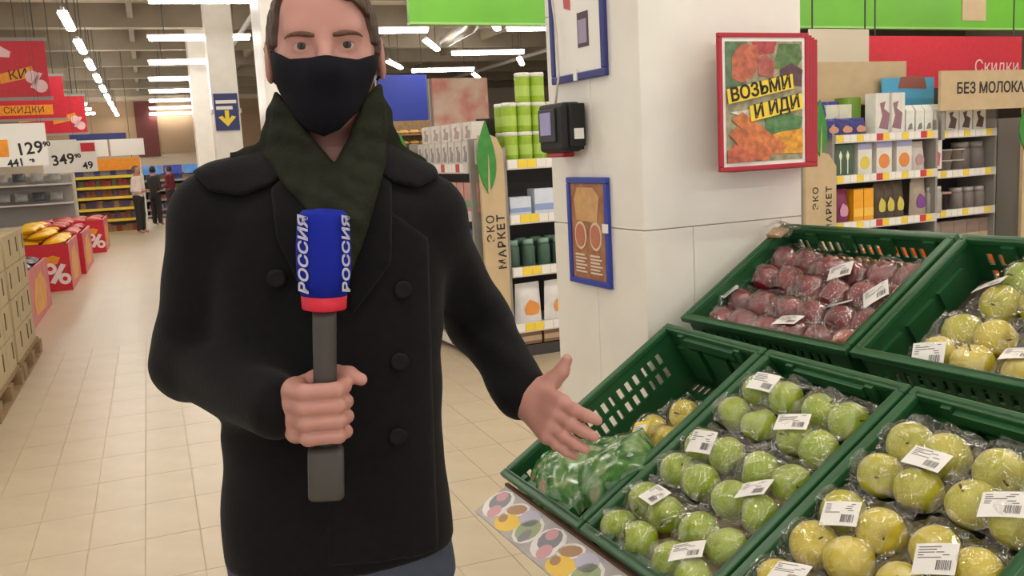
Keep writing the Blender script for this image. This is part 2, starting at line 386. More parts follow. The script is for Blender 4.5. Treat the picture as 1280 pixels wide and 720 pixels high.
heap(-1.95, -1.05, 15.4, 17.3, .58, 3, 8, 2, 'r', 'red bag in the pink bin behind the yellow bags', 'red bags in the bin')
heap(-1.8, -.9, 19.3, 20.9, .56, 3, 4, 1, 'r', 'red bag in the farthest promo bin', 'red bags in the farthest bin')
# hanging red banners
def banner(pxl, pxr, pyt, pyb, Y, label, txt, fs, extra=True):
    a, b = ony(pxl, pyt, Y), ony(pxr, pyb, Y); w = b[0]-a[0]; zt, zb = a[2], b[2]; h = zt-zb
    r = empty('promo_banner', ((a[0]+b[0])/2, Y, zb), GA)
    MB().box(-w/2, w/2, -.006, .006, 0, h).build('sheet', red, r)
    MB().box(-w/2-.02, w/2+.02, -.012, .012, h-.01, h+.025).build('top_rail', shelf_grey, r)
    MB().box(-w/2-.02, w/2+.02, -.012, .012, -.025, .01).build('bottom_rail', shelf_grey, r)
    for s in (-1, 1): MB().tube([(s*w*.4, 0, h), (s*w*.4, 0, 4.5-zb)], .006, 5).build('wire', shelf_dark, r)
    if extra:
        MB().prism([(w*.0, h*.25), (w*.36, h*.37), (w*.34, h*.55), (w*.0, h*.42)], -.009, -.006).build('yellow_strip', orange, r)
        MB().prism([(-w*.5, h*.33), (-w*.1, h*.38), (-w*.06, h*.6), (-w*.2, h*.72), (-w*.5, h*.68)], -.009, -.006).build('yellow_strip', yellow, r)
        MB().prism([(-w*.02, h*.72), (w*.12, h*.70), (w*.14, h*.8), (w*.04, h*.9), (-w*.02, h*.86)], -.009, -.006).build('pale_shape', mat('pale_pink', (240, 200, 200), .5), r)
        b2 = MB(); n = 14
        for cx, cz in ((w*.33, h*.36), (w*.41, h*.2)): b2.prism([(cx+.07*math.cos(6.283*k/n), cz+.07*math.sin(6.283*k/n)) for k in range(n)], -.012, -.009)
        b2.prism([(w*.30, h*.18), (w*.34, h*.16), (w*.44, h*.42), (w*.40, h*.44)], -.012, -.009)
        b2.build('percent_mark', MATS['pale_pink'], r)
    if txt: lettering(txt, fs, ink, r, (w*.19, -.0105, h*.4), (math.pi/2, -.12, 0))
    return tag(r, label, 'banner')
banner(-70, 64, 50, 122, 11.6, 'big red hanging promo banner with yellow strip reading КИ', 'КИ', .14)
b = banner(-40, 84, 96, 148, 15.0, 'red hanging promo banner behind the biggest one', '', .1, False)
w = 1.05
MB().box(-.55, .42, -.012, -.007, .06, .20).build('yellow_strip', orange, b)
lettering('СКИДКИ', .12, ink, b, (.05, -.0135, .13))
banner(20, 110, 121, 166, 17.5, 'small red promo banner farthest along the bins', '', .1, True)
# price posters on stands
def poster(pxl, pxr, pyt, pyb, Y, label, texts, red_top=None):
    a, b = ony(pxl, pyt, Y), ony(pxr, pyb, Y); w = b[0]-a[0]; h = a[2]-b[2]
    r = empty('price_poster', ((a[0]+b[0])/2, Y, 0), GA*0); z = b[2]
    MB().box(-w/2, w/2, -.005, .005, z, z+h).build('sheet', tag_white, r)
    for s in (-1, 1): MB().tube([(s*w*.42, .0, z+h), (s*w*.42, .0, 4.5)], .0015, 4).build('string', shelf_dark, r)
    for t, px, py, fs in texts:
        p = ony(px, py, Y-.01); lettering(t, fs, ink, r, (p[0]-(a[0]+b[0])/2, -.006, p[2]), (math.pi/2, -.1, 0), bold=.003)
    if red_top: 
        p, q = ony(red_top[0], red_top[1], Y), ony(red_top[2], red_top[3], Y); cx = (a[0]+b[0])/2
        MB().box(p[0]-cx, q[0]-cx, -.008, -.005, q[2], p[2]).build('red_corner', red if red_top[4] == 'r' else orange, r)
    return tag(r, label, 'price poster')
poster(-60, 62, 157, 206, 9.5, 'large white price poster reading 129 and 441 with an orange corner', [('129', 37, 186, .15), ('90', 58, 180, .06), ('441', 20, 204, .09), ('90', 40, 201, .04)], (-30, 176, 12, 196, 'o'))
poster(50, 100, 176, 215, 11.0, 'white price poster reading 349, standing beyond the one reading 129', [('349', 79, 200, .15), ('90', 97, 195, .06)])
poster(92, 123, 178, 214, 12.6, 'narrow white price poster with a red corner', [('49', 110, 207, .12)], (100, 179, 119, 189, 'r'))
# low clothes gondola behind the bins
gd = empty('low_gondola', G(-3.9, 21.9), GA)
MB().box(-2.4, 2.4, -.5, .5, 0, .12).build('plinth', shelf_grey, gd)
MB().box(-2.4, 2.4, -.02, .02, .12, 1.5).build('back_panel', shelf_grey, gd)
for z in (.45, .9, 1.3): MB().box(-2.4, 2.4, -.45, .02, z, z+.03).build('shelf', shelf_white, gd)
tag(gd, 'low grey gondola with folded goods behind the promo bins', 'shelf unit')
for row, z in enumerate((.93, 1.33)):
    for k in range(14):
        o = put('folded_pack', random.choice(pm['g' if (k+row) % 3 else 'd'])); o.location = G(-6.1+k*.33, 21.65, z+.06+.09); o.rotation_euler = (1.2, 0, random.uniform(-.1, .1)); o.scale = (.9, .9, 1)
        tag(o, 'grey or dark folded pack on the low gondola, '+('upper' if row else 'lower')+' row', 'pack', 'folded packs on the low gondola')
# ------------------------------------------------------------------ far shelves
def far_shelf(x0, x1, Y, zs, rail, label, header=None, depth=.5, z_top=None):
    r = empty('shelf_unit', ((x0+x1)/2, Y, 0)); w = x1-x0; zt = z_top or zs[-1]+.4
    MB().box(-w/2, w/2, depth-.03, depth, 0, zt).build('back_panel', shelf_dark if rail is not yellow else shelf_grey, r)
    for s in (-1, 1): MB().box(s*w/2-.02, s*w/2+.02, 0, depth, 0, zt).build('side_panel', shelf_white, r)
    for z in zs:
        s_ = MB().box(-w/2+.02, w/2-.02, 0, depth-.03, z-.03, z).build('shelf', shelf_white, r)
        MB().box(-w/2+.02, w/2-.02, -.015, 0, z-.055, z+.012).build('price_rail', rail, s_)
    if header: MB().box(-w/2, w/2, -.01, .03, zt-.3, zt).build('header', header, r)
    return tag(r, label, 'shelf unit')
def P(px, py, Y): return ony(px, py, Y)
YF = 25.5
zsf = [float(P(158, y, YF)[2]) for y in (289, 273, 259, 245, 232, 219)]
x0, x1 = float(P(96, 250, YF)[0]), float(P(180, 250, YF)[0])
far_shelf(x0, x1, YF, zsf, yellow, 'far shelf unit with yellow price rails and orange header', orange, z_top=float(P(158, 197, YF)[2]))
hues = [('far_brown', (150, 92, 66)), ('far_purple', (104, 84, 116)), ('far_tan', (176, 130, 92)), ('far_red', (160, 66, 56)), ('far_olive', (110, 108, 72)), ('far_grey', (150, 146, 150)), ('far_blue', (70, 84, 150))]
HM = [mat(n, c, .6, var=.15, scale=10) for n, c in hues]
fb = [MB().box(-.1, .1, -.07, .07, 0, .2).mesh('far_box', m) for m in HM]
for i, z in enumerate(zsf):
    n = 11
    for k in range(n):
        c = [2, 0, 1, 0, 3, 5][i]+(k % 3 == 0)
        o = put('grocery_box', fb[c % 7]); o.location = (x0+.14+(x1-x0-.28)*k/(n-1), YF+.2, z+.001); o.scale = (.8, 1, random.uniform(.7, 1.05))
        tag(o, 'small grocery box on the yellow railed shelf, tier '+str(i+1)+' up from the floor', 'box', 'boxes on the yellow railed shelf')
sgn = empty('shop_sign', ((x0+x1)/2, YF+.1, 0)); za, zb_, zc = [float(P(140, y, YF)[2]) for y in (166, 174, 195)]
MB().box(-(x1-x0)/2, (x1-x0)/2-.25, 0, .05, zb_, za).build('purple_strip', navy, sgn)
for k in range(2): MB().box(-(x1-x0)/2+.05+k*.85, -(x1-x0)/2+.85+k*.85, 0, .04, zc, zb_).build('panel', tag_white, sgn)
for k in range(2): MB().tube([(-.6+k*1.2, .02, zc-.05), (-.6+k*1.2, .02, 4.5)], .008, 5).build('hanger', shelf_dark, sgn)
tag(sgn, 'white two panel sign with a purple strip over the yellow railed shelf', 'sign')
# darker shelves and picture headers at the back wall
YB = 31.0
xb0, xb1 = float(P(182, 250, YB)[0]), float(P(330, 250, YB)[0])
zsb = [float(P(215, y, YB)[2]) for y in (272, 260, 248, 236, 224)]
zsb = [max(z, .1) for z in zsb]
far_shelf(xb0, xb1, YB, zsb, shelf_grey, 'dark shelf unit along the brown back wall', None, z_top=float(P(215, 216, YB)[2]))
hd = empty('picture_header', ((xb0+xb1)/2, YB-.05, 0)); z0, z1 = float(P(215, 217, YB)[2]), float(P(215, 206, YB)[2])
for k in range(6):
    ww = (xb1-xb0)/6; MB().box(-(xb1-xb0)/2+k*ww, -(xb1-xb0)/2+(k+1)*ww-.04, 0, .05, z0, z1).build('picture', mat('sky_picture%d' % (k % 2), [(92, 150, 226), (60, 84, 190)][k % 2], .4, var=.25, scale=3), hd)
tag(hd, 'row of blue sky pictures above the dark back shelf', 'picture strip')
for i, z in enumerate(zsb):
    for k in range(16):
        o = put('grocery_box', fb[(k*3+i*2) % 7]); o.location = (xb0+.2+k*(xb1-xb0-.4)/15, YB+.2, z+.001); o.scale = (1.0, 1, random.uniform(.6, 1.0))
        tag(o, 'small goods box on the dark back shelf, tier '+str(i+1)+' up from the floor', 'box', 'boxes on the dark back shelf')
# blue panel and bread stand behind the shelves
YQ = 17.0
pa, pb = P(472, 94, YQ), P(536, 152, YQ)
bp_ = empty('blue_panel', ((pa[0]+pb[0])/2, YQ, 0)); w = pb[0]-pa[0]
MB().box(-w/2, w/2, 0, .06, pb[2], pa[2]).build('sheet', blue, bp_)
for s in (-1, 1): MB().box(s*w/2-.03, s*w/2+.03, .06, .12, 0, pa[2]).build('post', shelf_grey, bp_)
tag(bp_, 'plain blue panel standing behind the baby food shelves', 'panel')
bs = empty('bread_stand', ((pa[0]+pb[0])/2, YQ-.6, 0)); 
zt = P(505, 150, YQ-.6)[2]
MB().box(-.5, .5, 0, .4, 0, .1).build('base', wood, bs); MB().box(-.5, .5, .37, .4, .1, zt).build('back_panel', wood, bs)
for k in range(5):
    z = zt-.12-k*.2; MB().box(-.5, .5, 0, .37, z-.16, z-.14).build('shelf', wood, bs)
tag(bs, 'wooden bread stand in front of the blue panel', 'stand')
lf = mat('bread', (206, 160, 88), .6, var=.2, scale=18)
lm = pillow(.2, .1, .09, lf, 'bread_loaf', 3)
for k in range(3):
    for i in range(5):
        o = put('bread_loaf', lm); o.location = (bs.location.x-.4+i*.2, YQ-.45, zt-.12-k*.2-.14+.04); o.rotation_euler = (0, 0, random.uniform(-.3, .3)); tag(o, 'golden wrapped loaf on the wooden bread stand', 'bread', 'loaves on the bread stand')
pp = P(540, 98, 11.5); pq = P(612, 165, 11.5)
pk = empty('pink_poster_wall', ((pp[0]+pq[0])/2, 11.5, 0)); w = pq[0]-pp[0]
MB().box(-w/2, w/2, 0, .05, pq[2]-.6, pp[2]).build('sheet', mat('pink_print', (200, 130, 122), .5, col2=(214, 190, 176), scale=3.5), pk)
for s in (-1, 1): MB().box(s*w/2-.03, s*w/2+.03, .05, .1, 0, pp[2]).build('post', shelf_grey, pk)
tag(pk, 'dusty pink printed panel behind the baby food shelves', 'panel')
# ------------------------------------------------------------------ eco shelf row behind the pillar
def price_tags(parent, x0, x1, y, z, seq, w=.075):
    k = 0; x = x0
    while x+w <= x1:
        m = {'w': tag_white, 'y': yellow, 'r': tag_red}[seq[k % len(seq)]]
        MB().box(x, x+w-.006, y-.004, y, z-.05, z+.008).build('price_tag', m, parent); x += w; k += 1
def eco_shelf(x0, x1, Y, zs, label, seq, rz=0.0, loc=None, ztop=1.75, depth=.45, back=shelf_dark):
    w = x1-x0
    r = empty('shelf_unit', loc or ((x0+x1)/2, Y, 0), rz)
    MB().box(-w/2, w/2, depth-.03, depth, 0, ztop).build('back_panel', back, r)
    for s in (-1, 1): MB().box(s*w/2-(.025 if s > 0 else 0), s*w/2+(0 if s > 0 else .025), .0, depth, 0, ztop if depth < .4 else zs[-1]+.1).build('side_panel', shelf_grey, r)
    for z in zs:
        s_ = MB().box(-w/2+.025, w/2-.025, 0, depth-.03, z-.03, z).build('shelf', shelf_white, r, bevel=.003)
        MB().box(-w/2+.025, w/2-.025, -.02, 0, z-.06, z+.012).build('price_rail', shelf_white, s_)
        price_tags(s_, -w/2+.03, w/2-.03, -.02, z, seq)
    MB().box(-w/2, w/2, .03, depth, 0, .08).build('plinth', shelf_dark, r)
    return tag(r, label, 'shelf unit')
zL = [.25, .66, 1.04, 1.43]
eco_shelf(2.715, 3.75, 6.0, zL, 'white end shelf with yellow price tags beside the ЭКО МАРКЕТ board, left of the pillar', 'wyyw')
eco_shelf(0, 1.30, 0, [.1, .42, .76, 1.08, 1.42], 'shelf side facing the aisle between the two leaf boards', 'wwrw', -math.pi/2, (2.50, 6.74, 0), ztop=1.6, depth=.2)
zR = [.35, .74, 1.14, 1.48]
eco_shelf(5.76, 7.0, 6.0, zR, 'shelf of cartons and pouches below the blue picture, right of the pillar', 'ywwywwr')
zR2 = [.40, .73, 1.10, 1.47]
eco_shelf(7.02, 8.05, 6.22, zR2, 'recessed shelf of dark jars under the БЕЗ МОЛОКА fascia', 'wwwy', ztop=1.9)
eco_shelf(8.32, 9.6, 6.0, zR2, 'shelf past the leaf board on the far side of the fascia', 'wywr')
def leaf_poly(cx, cz, w, h, n=10):
    up = [(cx+w/2*math.sin(math.pi*(i/n)**.8)*(1-.25*i/n), cz-h/2+h*i/n) for i in range(n+1)]
    dn = [(cx-w/2*math.sin(math.pi*(i/n)**.9), cz-h/2+h*i/n) for i in range(n-1, 0, -1)]
    return up+dn
def eco_board(x0, x1, Y, z1, leaf_c, leaf_wh, label, text=True, rz=0.0, tz=.92):
    r = empty('eco_board', ((x0+x1)/2, Y, 0), rz); w = x1-x0
    MB().prism([(-w/2, 0), (w/2, 0), (w/2, z1-.12), (w*.25, z1-.02), (0, z1), (-w/2, z1)], -.015, .015).build('board', beige, r)
    MB().prism(leaf_poly(leaf_c[0]-(x0+x1)/2, leaf_c[1], *leaf_wh), -.03, -.018).build('leaf', leaf_green, r)
    lc = leaf_c[0]-(x0+x1)/2
    MB().prism([(lc-.006, leaf_c[1]-leaf_wh[1]/2), (lc+.01, leaf_c[1]-leaf_wh[1]/2), (lc+.012, leaf_c[1]-.02), (lc+.008, leaf_c[1]+.02)], -.033, -.03).build('leaf_vein', beige, r)
    if text:
        lettering('ЭКО', .082, ink, r, (-w*.18, -.017, tz+.05), (math.pi/2, -math.pi/2, 0), bold=.0008, space=1.2)
        lettering('МАРКЕТ', .082, ink, r, (w*.26, -.017, tz-.05), (math.pi/2, -math.pi/2, 0), bold=.002, space=1.25)
    return tag(r, label, 'sign board')
eco_board(2.52, 2.70, 5.97, 1.62, (2.57, 1.47), (.15, .50), 'beige ЭКО МАРКЕТ board with a green leaf on the shelf end nearest the reporter')
eco_board(2.40, 2.48, 7.42, 1.5, (2.43, 1.53), (.14, .34), 'narrow beige board with a green leaf at the far end of the aisle shelf', False)
lp = P(1027, 160, 5.95); eco_board(5.43, 5.76, 5.97, 1.36, (float(lp[0])-.02, float(lp[2])), (.16, .46), 'beige ЭКО МАРКЕТ board with a leaf half hidden behind the pillar', tz=.93)
lp2 = P(1281, 158, 6.0); eco_board(8.07, 8.38, 5.97, 1.75, (float(lp2[0])-.02, float(lp2[2])), (.26, .52), 'beige ЭКО board with a big leaf at the edge of the dairy-free shelf', tz=.95)
# fascia over the right shelves
z0, z1 = float(P(1225, 137, 5.98)[2]), float(P(1225, 88, 5.98)[2])
fs = empty('shelf_fascia', (7.9, 5.96, 0))
MB().box(-.92, 1.9, 0, .03, z0, z1).build('board', beige, fs, bevel=.003)
for x_ in (-.85, .3, 1.8): MB().box(x_-.02, x_+.02, .03, .07, 1.4, z1-.03).build('bracket', shelf_grey, fs)
tp = P(1238, 110, 5.95); lettering('БЕЗ МОЛОКА', .134, ink, fs, (float(tp[0])-7.9+.02, -.002, float(tp[2])), bold=.003)
tag(fs, 'beige fascia board reading БЕЗ МОЛОКА above the recessed shelf', 'fascia')
z0, z1 = float(P(1100, 112, 6.3)[2]), float(P(1100, 93, 6.3)[2])
fs2 = empty('shelf_fascia', (6.3, 6.36, 0)); MB().box(-.75, .7, 0, .03, z0-.12, z1+.12).build('board', beige, fs2)
tag(fs2, 'plain beige fascia board behind the cartons on the right shelf', 'fascia')
pa, pb = P(1108, 97, 6.25), P(1173, 121, 6.25)
pic = empty('shelf_picture', ((pa[0]+pb[0])/2, 6.30, 0)); w = pb[0]-pa[0]
MB().box(-w/2, w/2, 0, .01, pb[2]-.1, pa[2]).build('sheet', mat('sky_blue', (84, 170, 214), .5), pic)
MB().prism([(-w*.2, pb[2]+.09), (w*.35, pb[2]+.08), (w*.3, pb[2]+.2), (-w*.15, pb[2]+.19)], -.004, 0).build('printed_shape', mat('print_brown', (150, 92, 84), .6), pic)
tag(pic, 'sky blue picture card on the shelf behind the white cartons', 'picture')
pa, pb = P(1085, 60, 7.2), P(1276, 100, 7.2)
rb = empty('red_fascia', ((pa[0]+pb[0])/2, 7.2, 0)); w = pb[0]-pa[0]
MB().box(-w/2, w/2, 0, .04, pb[2]-.1, pa[2]+.12).build('panel', red, rb)
for s in (-.9, .9): MB().tube([(s*w/2, .02, pa[2]), (s*w/2, .02, 4.5)], .008, 5).build('hanger', shelf_dark, rb)
tp = P(1246, 84, 7.2); lettering('Скидки', .2, mat('pale_pink', (240, 200, 200), .5), rb, (float(tp[0]-rb.location.x), -.004, float(tp[2])))
tag(rb, 'red hanging sign behind the БЕЗ МОЛОКА fascia', 'sign')
pa, pb = P(1013, 36, 6.9), P(1086, 92, 6.9)
cb = empty('cream_sign', ((pa[0]+pb[0])/2, 6.9, 0)); w = pb[0]-pa[0]
MB().box(-w/2, w/2, 0, .03, pb[2], pa[2]).build('panel', mat('cream', (226, 214, 190), .5), cb)
for s in (-.9, .9): MB().tube([(s*w/2, .015, pa[2]), (s*w/2, .015, 4.5)], .008, 5).build('hanger', shelf_dark, cb)
tag(cb, 'cream coloured hanging sign next to the red one', 'sign')
# ---- products
PROTO = {}
def product(kind, w, h, d, col, col2=None, decor=None):
    key = (kind, w, h, d, col, col2, decor)
    if key in PROTO: return PROTO[key]
    nm = {'box': 'carton_box', 'can': 'food_can', 'pouch': 'pouch', 'jar': 'jar', 'cup': 'cup', 'gable': 'carton_box', 'bag': 'bag'}[kind]
    m1 = mat('pk_%d_%d_%d' % col, col, .45, var=.05, scale=15); m2 = mat('pk_%d_%d_%d' % (col2 or (240, 236, 228)), col2 or (240, 236, 228), .4)
    parts = []
    if kind == 'box':
        parts.append(('body', MB().box(-w/2, w/2, 0, d, 0, h).mesh('body', m1)))
        if decor == 'circle':
            n = 14; parts.append(('printed_fruit', MB().prism([(w*.36*math.cos(6.283*k/n), h*.38+w*.36*math.sin(6.283*k/n)) for k in range(n)], -.002, 0).mesh('printed_fruit', m2)))
            parts.append(('printed_band', MB().box(-w/2, w/2, -.002, 0, h*.8, h).mesh('printed_band', mat('band_lilac', (172, 172, 214), .5))))
        elif decor == 'spoon':
            for s in (-1, 1): parts.append(('printed_spoon', MB().prism([(s*w*.2-.005, .02), (s*w*.2+.005, .02), (s*w*.2+.005, h*.5), (s*w*.2+.018, h*.65), (s*w*.2, h*.8), (s*w*.2-.018, h*.65), (s*w*.2-.005, h*.5)], -.002, 0).mesh('printed_spoon', m2)))
        elif decor == 'blot':
            parts.append(('printed_shape', MB().prism([(-w*.3, h*.15), (w*.25, h*.1), (w*.35, h*.5), (0, h*.62), (w*.1, h*.8), (-w*.25, h*.75), (-w*.1, h*.45)], -.002, 0).mesh('printed_shape', m2)))
        else: parts.append(('printed_band', MB().box(-w/2, w/2, -.002, 0, h*.15, h*.4).mesh('printed_band', m2)))
    elif kind == 'gable':
        parts.append(('body', MB().prism([(0, 0), (d, 0), (d, h*.8), (d/2+.01, h), (d/2-.01, h), (0, h*.8)], -w/2, w/2, 'x').mesh('body', m1)))
        parts.append(('printed_shape', MB().prism([(-w*.3, h*.1), (w*.3, h*.12), (w*.2, h*.35), (-w*.1, h*.3)], -.002, 0).mesh('printed_shape', m2)))
    elif kind == 'can':
        r = w/2; parts.append(('body', MB().lathe([(r*.96, 0), (r, .008), (r, h*.84), (r*.98, h*.86)], 18, (0, r, 0)).mesh('body', m1, True)))
        parts.append(('lid', MB().lathe([(r*1.02, h*.86), (r*1.03, h*.97), (r*.95, h), (r*.2, h)], 18, (0, r, 0)).mesh('lid', m2, True)))
        parts.append(('label_patch', MB().lathe([(r*1.005, h*.2), (r*1.005, h*.55)], 18, (0, r, 0), cap=False).mesh('label_patch', mat('label_lime', (176, 206, 92), .4))))
    elif kind in ('jar', 'cup'):
        r = w/2; pr = [(r*.9, 0), (r, .01), (r, h*.7), (r*.8, h*.82)] if kind == 'jar' else [(r*.75, 0), (r, h*.9), (r*1.02, h*.9)]
        parts.append(('body', MB().lathe(pr, 14, (0, r, 0)).mesh('body', m1, True)))
        parts.append(('lid', MB().lathe([(r*.85, h*.82), (r*.85, h), (r*.1, h)] if kind == 'jar' else [(r*1.06, h*.9), (r*1.06, h), (r*.1, h)], 14, (0, r, 0)).mesh('lid', m2, True)))
    else:
        n = 9; u = np.linspace(-1, 1, n); V = []; F = []
        for s in (1, -1):
            for i in range(n):
                for j in range(n):
                    U, W = u[i], u[j]; e = max(0, 1-abs(U)**2.5)*max(0, 1-((W+1)/2)**2.2)
                    V.append((U*w/2*(1-.06*(W+1)), d/2-s*e**.6*d/2, h*(W+1)/2))
        for i in range(n-1):
            for j in range(n-1):
                a = i*n+j; F.append((a, a+n, a+n+1, a+1)); a += n*n; F.append((a, a+1, a+n+1, a+n))
        parts.append(('body', MB().add(V, F).mesh('body', m1, True)))
        parts.append(('printed_shape', MB().prism([(w*.28*math.cos(6.283*q/10), h*.36+h*.2*math.sin(6.283*q/10)*(1+.2*math.cos(q*2.1))) for q in range(10)], -.002, .0).mesh('printed_shape', m2)))
    PROTO[key] = (nm, parts); return PROTO[key]
def place(p, x, y, z, label, cat, group=None, rz=0.0, base_rz=0.0):
    nm, parts = p; o = empty(nm, (x, y, z+.001), rz+base_rz)
    for n_, me in parts: put(n_, me, o)
    return tag(o, label, cat, group)
def X6(px, y=200): return float(P(px, y, 6.06)[0])
can = product('can', .108, .205, .1, (152, 186, 46), (238, 238, 226))
zt = zL[3]
for lvl, xs in enumerate(([626, 640, 655, 671], [622, 640, 658, 676], [640, 656])):
    for k, px in enumerate(xs):
        if lvl == 0 and px == 671: continue
        x = 2.765+.054+k*.115+(.0 if lvl == 0 else .0)+(0.115 if lvl == 2 else 0)
        place(can, x, 6.03, zt+lvl*.206, 'lime green food can with white lid, '+['bottom', 'middle', 'top'][lvl]+' tier of the stack', 'can', 'lime green cans on the end shelf')
for k in range(4): place(can, 2.765+.054+k*.115, 6.15, zt, 'lime green food can in the rear row of the stack', 'can', 'lime cans rear row'); 
for k in range(4): place(can, 2.765+.054+k*.115, 6.15, zt+.206, 'lime green food can in the rear row of the stack', 'can', 'lime cans rear row')
place(product('pouch', .2, .27, .08, (74, 52, 58), (150, 112, 100)), 3.22, 6.0, zt, 'dark brown glossy pouch beside the lime cans', 'pouch')
for k in range(4): place(product('box', .17, .13+.05*(k % 2), .12, (214, 222, 236), (150, 168, 210)), 2.86+k*.2, 6.05, zL[2], 'pale blue-white carton on the second shelf of the end unit', 'carton', 'pale cartons on the end shelf')
for k in range(7): place(product('jar', .1, .2, .1, (70, 96, 82), (130, 166, 150)), 2.79+k*.125, 6.03, zL[1], 'dark green glass jar on the third shelf of the end unit', 'jar', 'green jars on the end shelf')
for k in range(7): place(product('jar', .1, .2, .1, (70, 96, 82), (130, 166, 150)), 2.79+k*.125, 6.16, zL[1], 'dark green glass jar in the rear row of the end unit', 'jar', 'green jars rear row')
for k in range(3): place(product('bag', .24, .29, .12, (228, 224, 222), (232, 150, 70)), 2.90+k*.24, 6.02, zL[0], 'white bag with an orange print on the bottom shelf of the end unit', 'bag', 'white bags on the end shelf', rz=.15)
for k in range(4): place(product('box', .2, .15, .2, (150, 112, 80), (206, 180, 150)), 2.88+k*.22, 6.05, .085, 'brown box on the plinth of the end shelf', 'carton', 'brown boxes on the plinth')
# aisle face of the same gondola
for i, z in enumerate([.1, .42, .76, 1.08, 1.42]):
    for k in range(9):
        yy = 6.13+k*.138
        p_ = [product('box', .12, .22, .12, (120, 90, 80), (190, 150, 120)), product('jar', .11, .2, .1, (60, 80, 70), (120, 60, 60)), product('jar', .1, .19, .1, (92, 116, 70), (70, 92, 160)), product('box', .12, .21, .12, (206, 150, 140), (120, 160, 120)), product('box', .12, .17, .1, (214, 206, 200), (150, 140, 140), 'blot')][i]
        place(p_, 2.54, yy, z, ['brown box on the lowest tier facing the aisle', 'dark jar on the second tier facing the aisle', 'green jar with blue lid on the third tier facing the aisle', 'pinkish box on the fourth tier facing the aisle', 'white pack on the top tier facing the aisle'][i], 'pack', 'packs on the aisle face', base_rz=-math.pi/2)
for k in range(5): place(product('box', .17, .13, .1, (226, 218, 212), (170, 150, 146), 'blot'), 2.54, 6.2+k*.22, 1.42+.172, 'white pack stacked high on the aisle shelf top', 'pack', 'white packs stacked on the top tier', base_rz=-math.pi/2)
# right shelf
YS = 6.04; a1, a2, a3 = zR[3], zR[2], zR[1]
def row(p_, pxs, z, label, cat, group, y=YS, **k):
    for px in pxs: place(p_, X6(px), y, z, label, cat, group, **k)
row(product('bag', .16, .30, .12, (44, 46, 140), (220, 206, 200)), (1030, 1044, 1057), a1, 'royal blue bag on the top shelf above the green boxes', 'bag', 'blue bags on the right shelf', y=6.15)
row(product('bag', .2, .15, .12, (52, 50, 128), (206, 150, 120)), (1036, 1053, 1070), a1, 'short royal blue bag lying in front of the tall blue bags', 'bag', 'short blue bags on the right shelf', y=6.0)
row(product('box', .15, .27, .1, (222, 220, 196), (196, 200, 160)), (1052, 1067), a1, 'pale cream box beside the royal blue bags', 'carton', 'cream boxes on the right shelf', y=6.16)
row(product('box', .15, .33, .2, (120, 158, 60), (150, 180, 90)), (1083, 1127), a1, 'tall leaf green box behind the white boxes', 'carton', 'green boxes on the right shelf', y=6.2)
row(product('box', .19, .35, .12, (226, 222, 216), (150, 110, 120), 'blot'), (1100, 1116), a1, 'tall white box with a dark print on the top shelf', 'carton', 'tall white boxes', y=6.02)
row(product('gable', .1, .24, .1, (228, 228, 220), (130, 126, 120)), (1135, 1147, 1158, 1170), a1, 'small white gable carton in the row on the top shelf', 'carton', 'white gable cartons')
row(product('box', .2, .27, .12, (72, 98, 76), (240, 240, 220), 'spoon'), (1053,), a2, 'dark green box printed with two white spoons', 'carton', None)
row(product('box', .16, .27, .12, (226, 224, 214), (226, 206, 90), 'circle'), (1079,), a2, 'white box printed with a yellow fruit', 'carton', None)
row(product('box', .18, .28, .12, (226, 222, 214), (226, 140, 70), 'circle'), (1103, 1128), a2, 'white box printed with an orange fruit', 'carton', 'orange fruit boxes')
row(product('bag', .18, .26, .1, (206, 196, 190), (190, 150, 150)), (1148,), a2, 'pinkish grey pack next to the fruit boxes', 'bag', None)
row(product('box', .12, .27, .12, (226, 216, 212), (196, 90, 96), 'blot'), (1169,), a2, 'white box with a red print at the end of the middle shelf', 'carton', None)
row(product('pouch', .17, .29, .1, (132, 40, 84), (214, 150, 180)), (1053,), a3, 'plum coloured pouch on the lower right shelf', 'pouch', None)
row(product('box', .11, .28, .1, (244, 172, 36), (252, 200, 80)), (1071, 1084), a3, 'bright orange box on the lower right shelf', 'carton', 'orange boxes')
row(product('pouch', .15, .32, .1, (78, 64, 44), (212, 196, 90)), (1101, 1112, 1124), a3, 'brown pouch with a yellow edge print on the lower right shelf', 'pouch', 'brown pouches')
row(product('pouch', .2, .33, .1, (176, 158, 140), (130, 70, 150)), (1150,), a3, 'taupe pouch with a purple print on the lower right shelf', 'pouch', None)
row(product('jar', .1, .24, .1, (176, 170, 164), (206, 200, 196)), (1166, 1174), a3, 'grey jar at the end of the lower right shelf', 'jar', 'grey jars')
def X7(px, y=200): return float(P(px, y, 6.3)[0])
for k in range(5): place(product('box', .17, .23, .12, (224, 220, 214), (96, 76, 70), 'blot'), 7.14+k*.185, 6.28, zR2[3], 'white carton with dark blotches under the БЕЗ МОЛОКА fascia', 'carton', 'blotched white cartons')
for k in range(4): 
    for l in range(2): place(product('cup', .15, .1, .1, (150, 140, 134), (206, 196, 184)), 7.16+k*.16, 6.27, zR2[2]+l*.102, 'low tub in the stacked row on the recessed shelf', 'tub', 'stacked tubs')
for k in range(2): place(product('jar', .19, .26, .1, (112, 104, 102), (150, 142, 138)), 7.715+k*.195, 6.27, zR2[2], 'big grey jar next to the stacked tubs', 'jar', 'big grey jars')
for k in range(2): place(product('cup', .2, .17, .1, (58, 44, 44), (196, 150, 140)), 7.22+k*.24, 6.27, zR2[1], 'dark bowl with a pale lid on the recessed shelf', 'tub', 'dark bowls')
for k in range(3): place(product('jar', .14, .2, .1, (126, 116, 112), (176, 170, 166)), 7.64+k*.15, 6.27, zR2[1], 'grey jar beside the dark bowls', 'jar', 'grey jars beside the bowls')
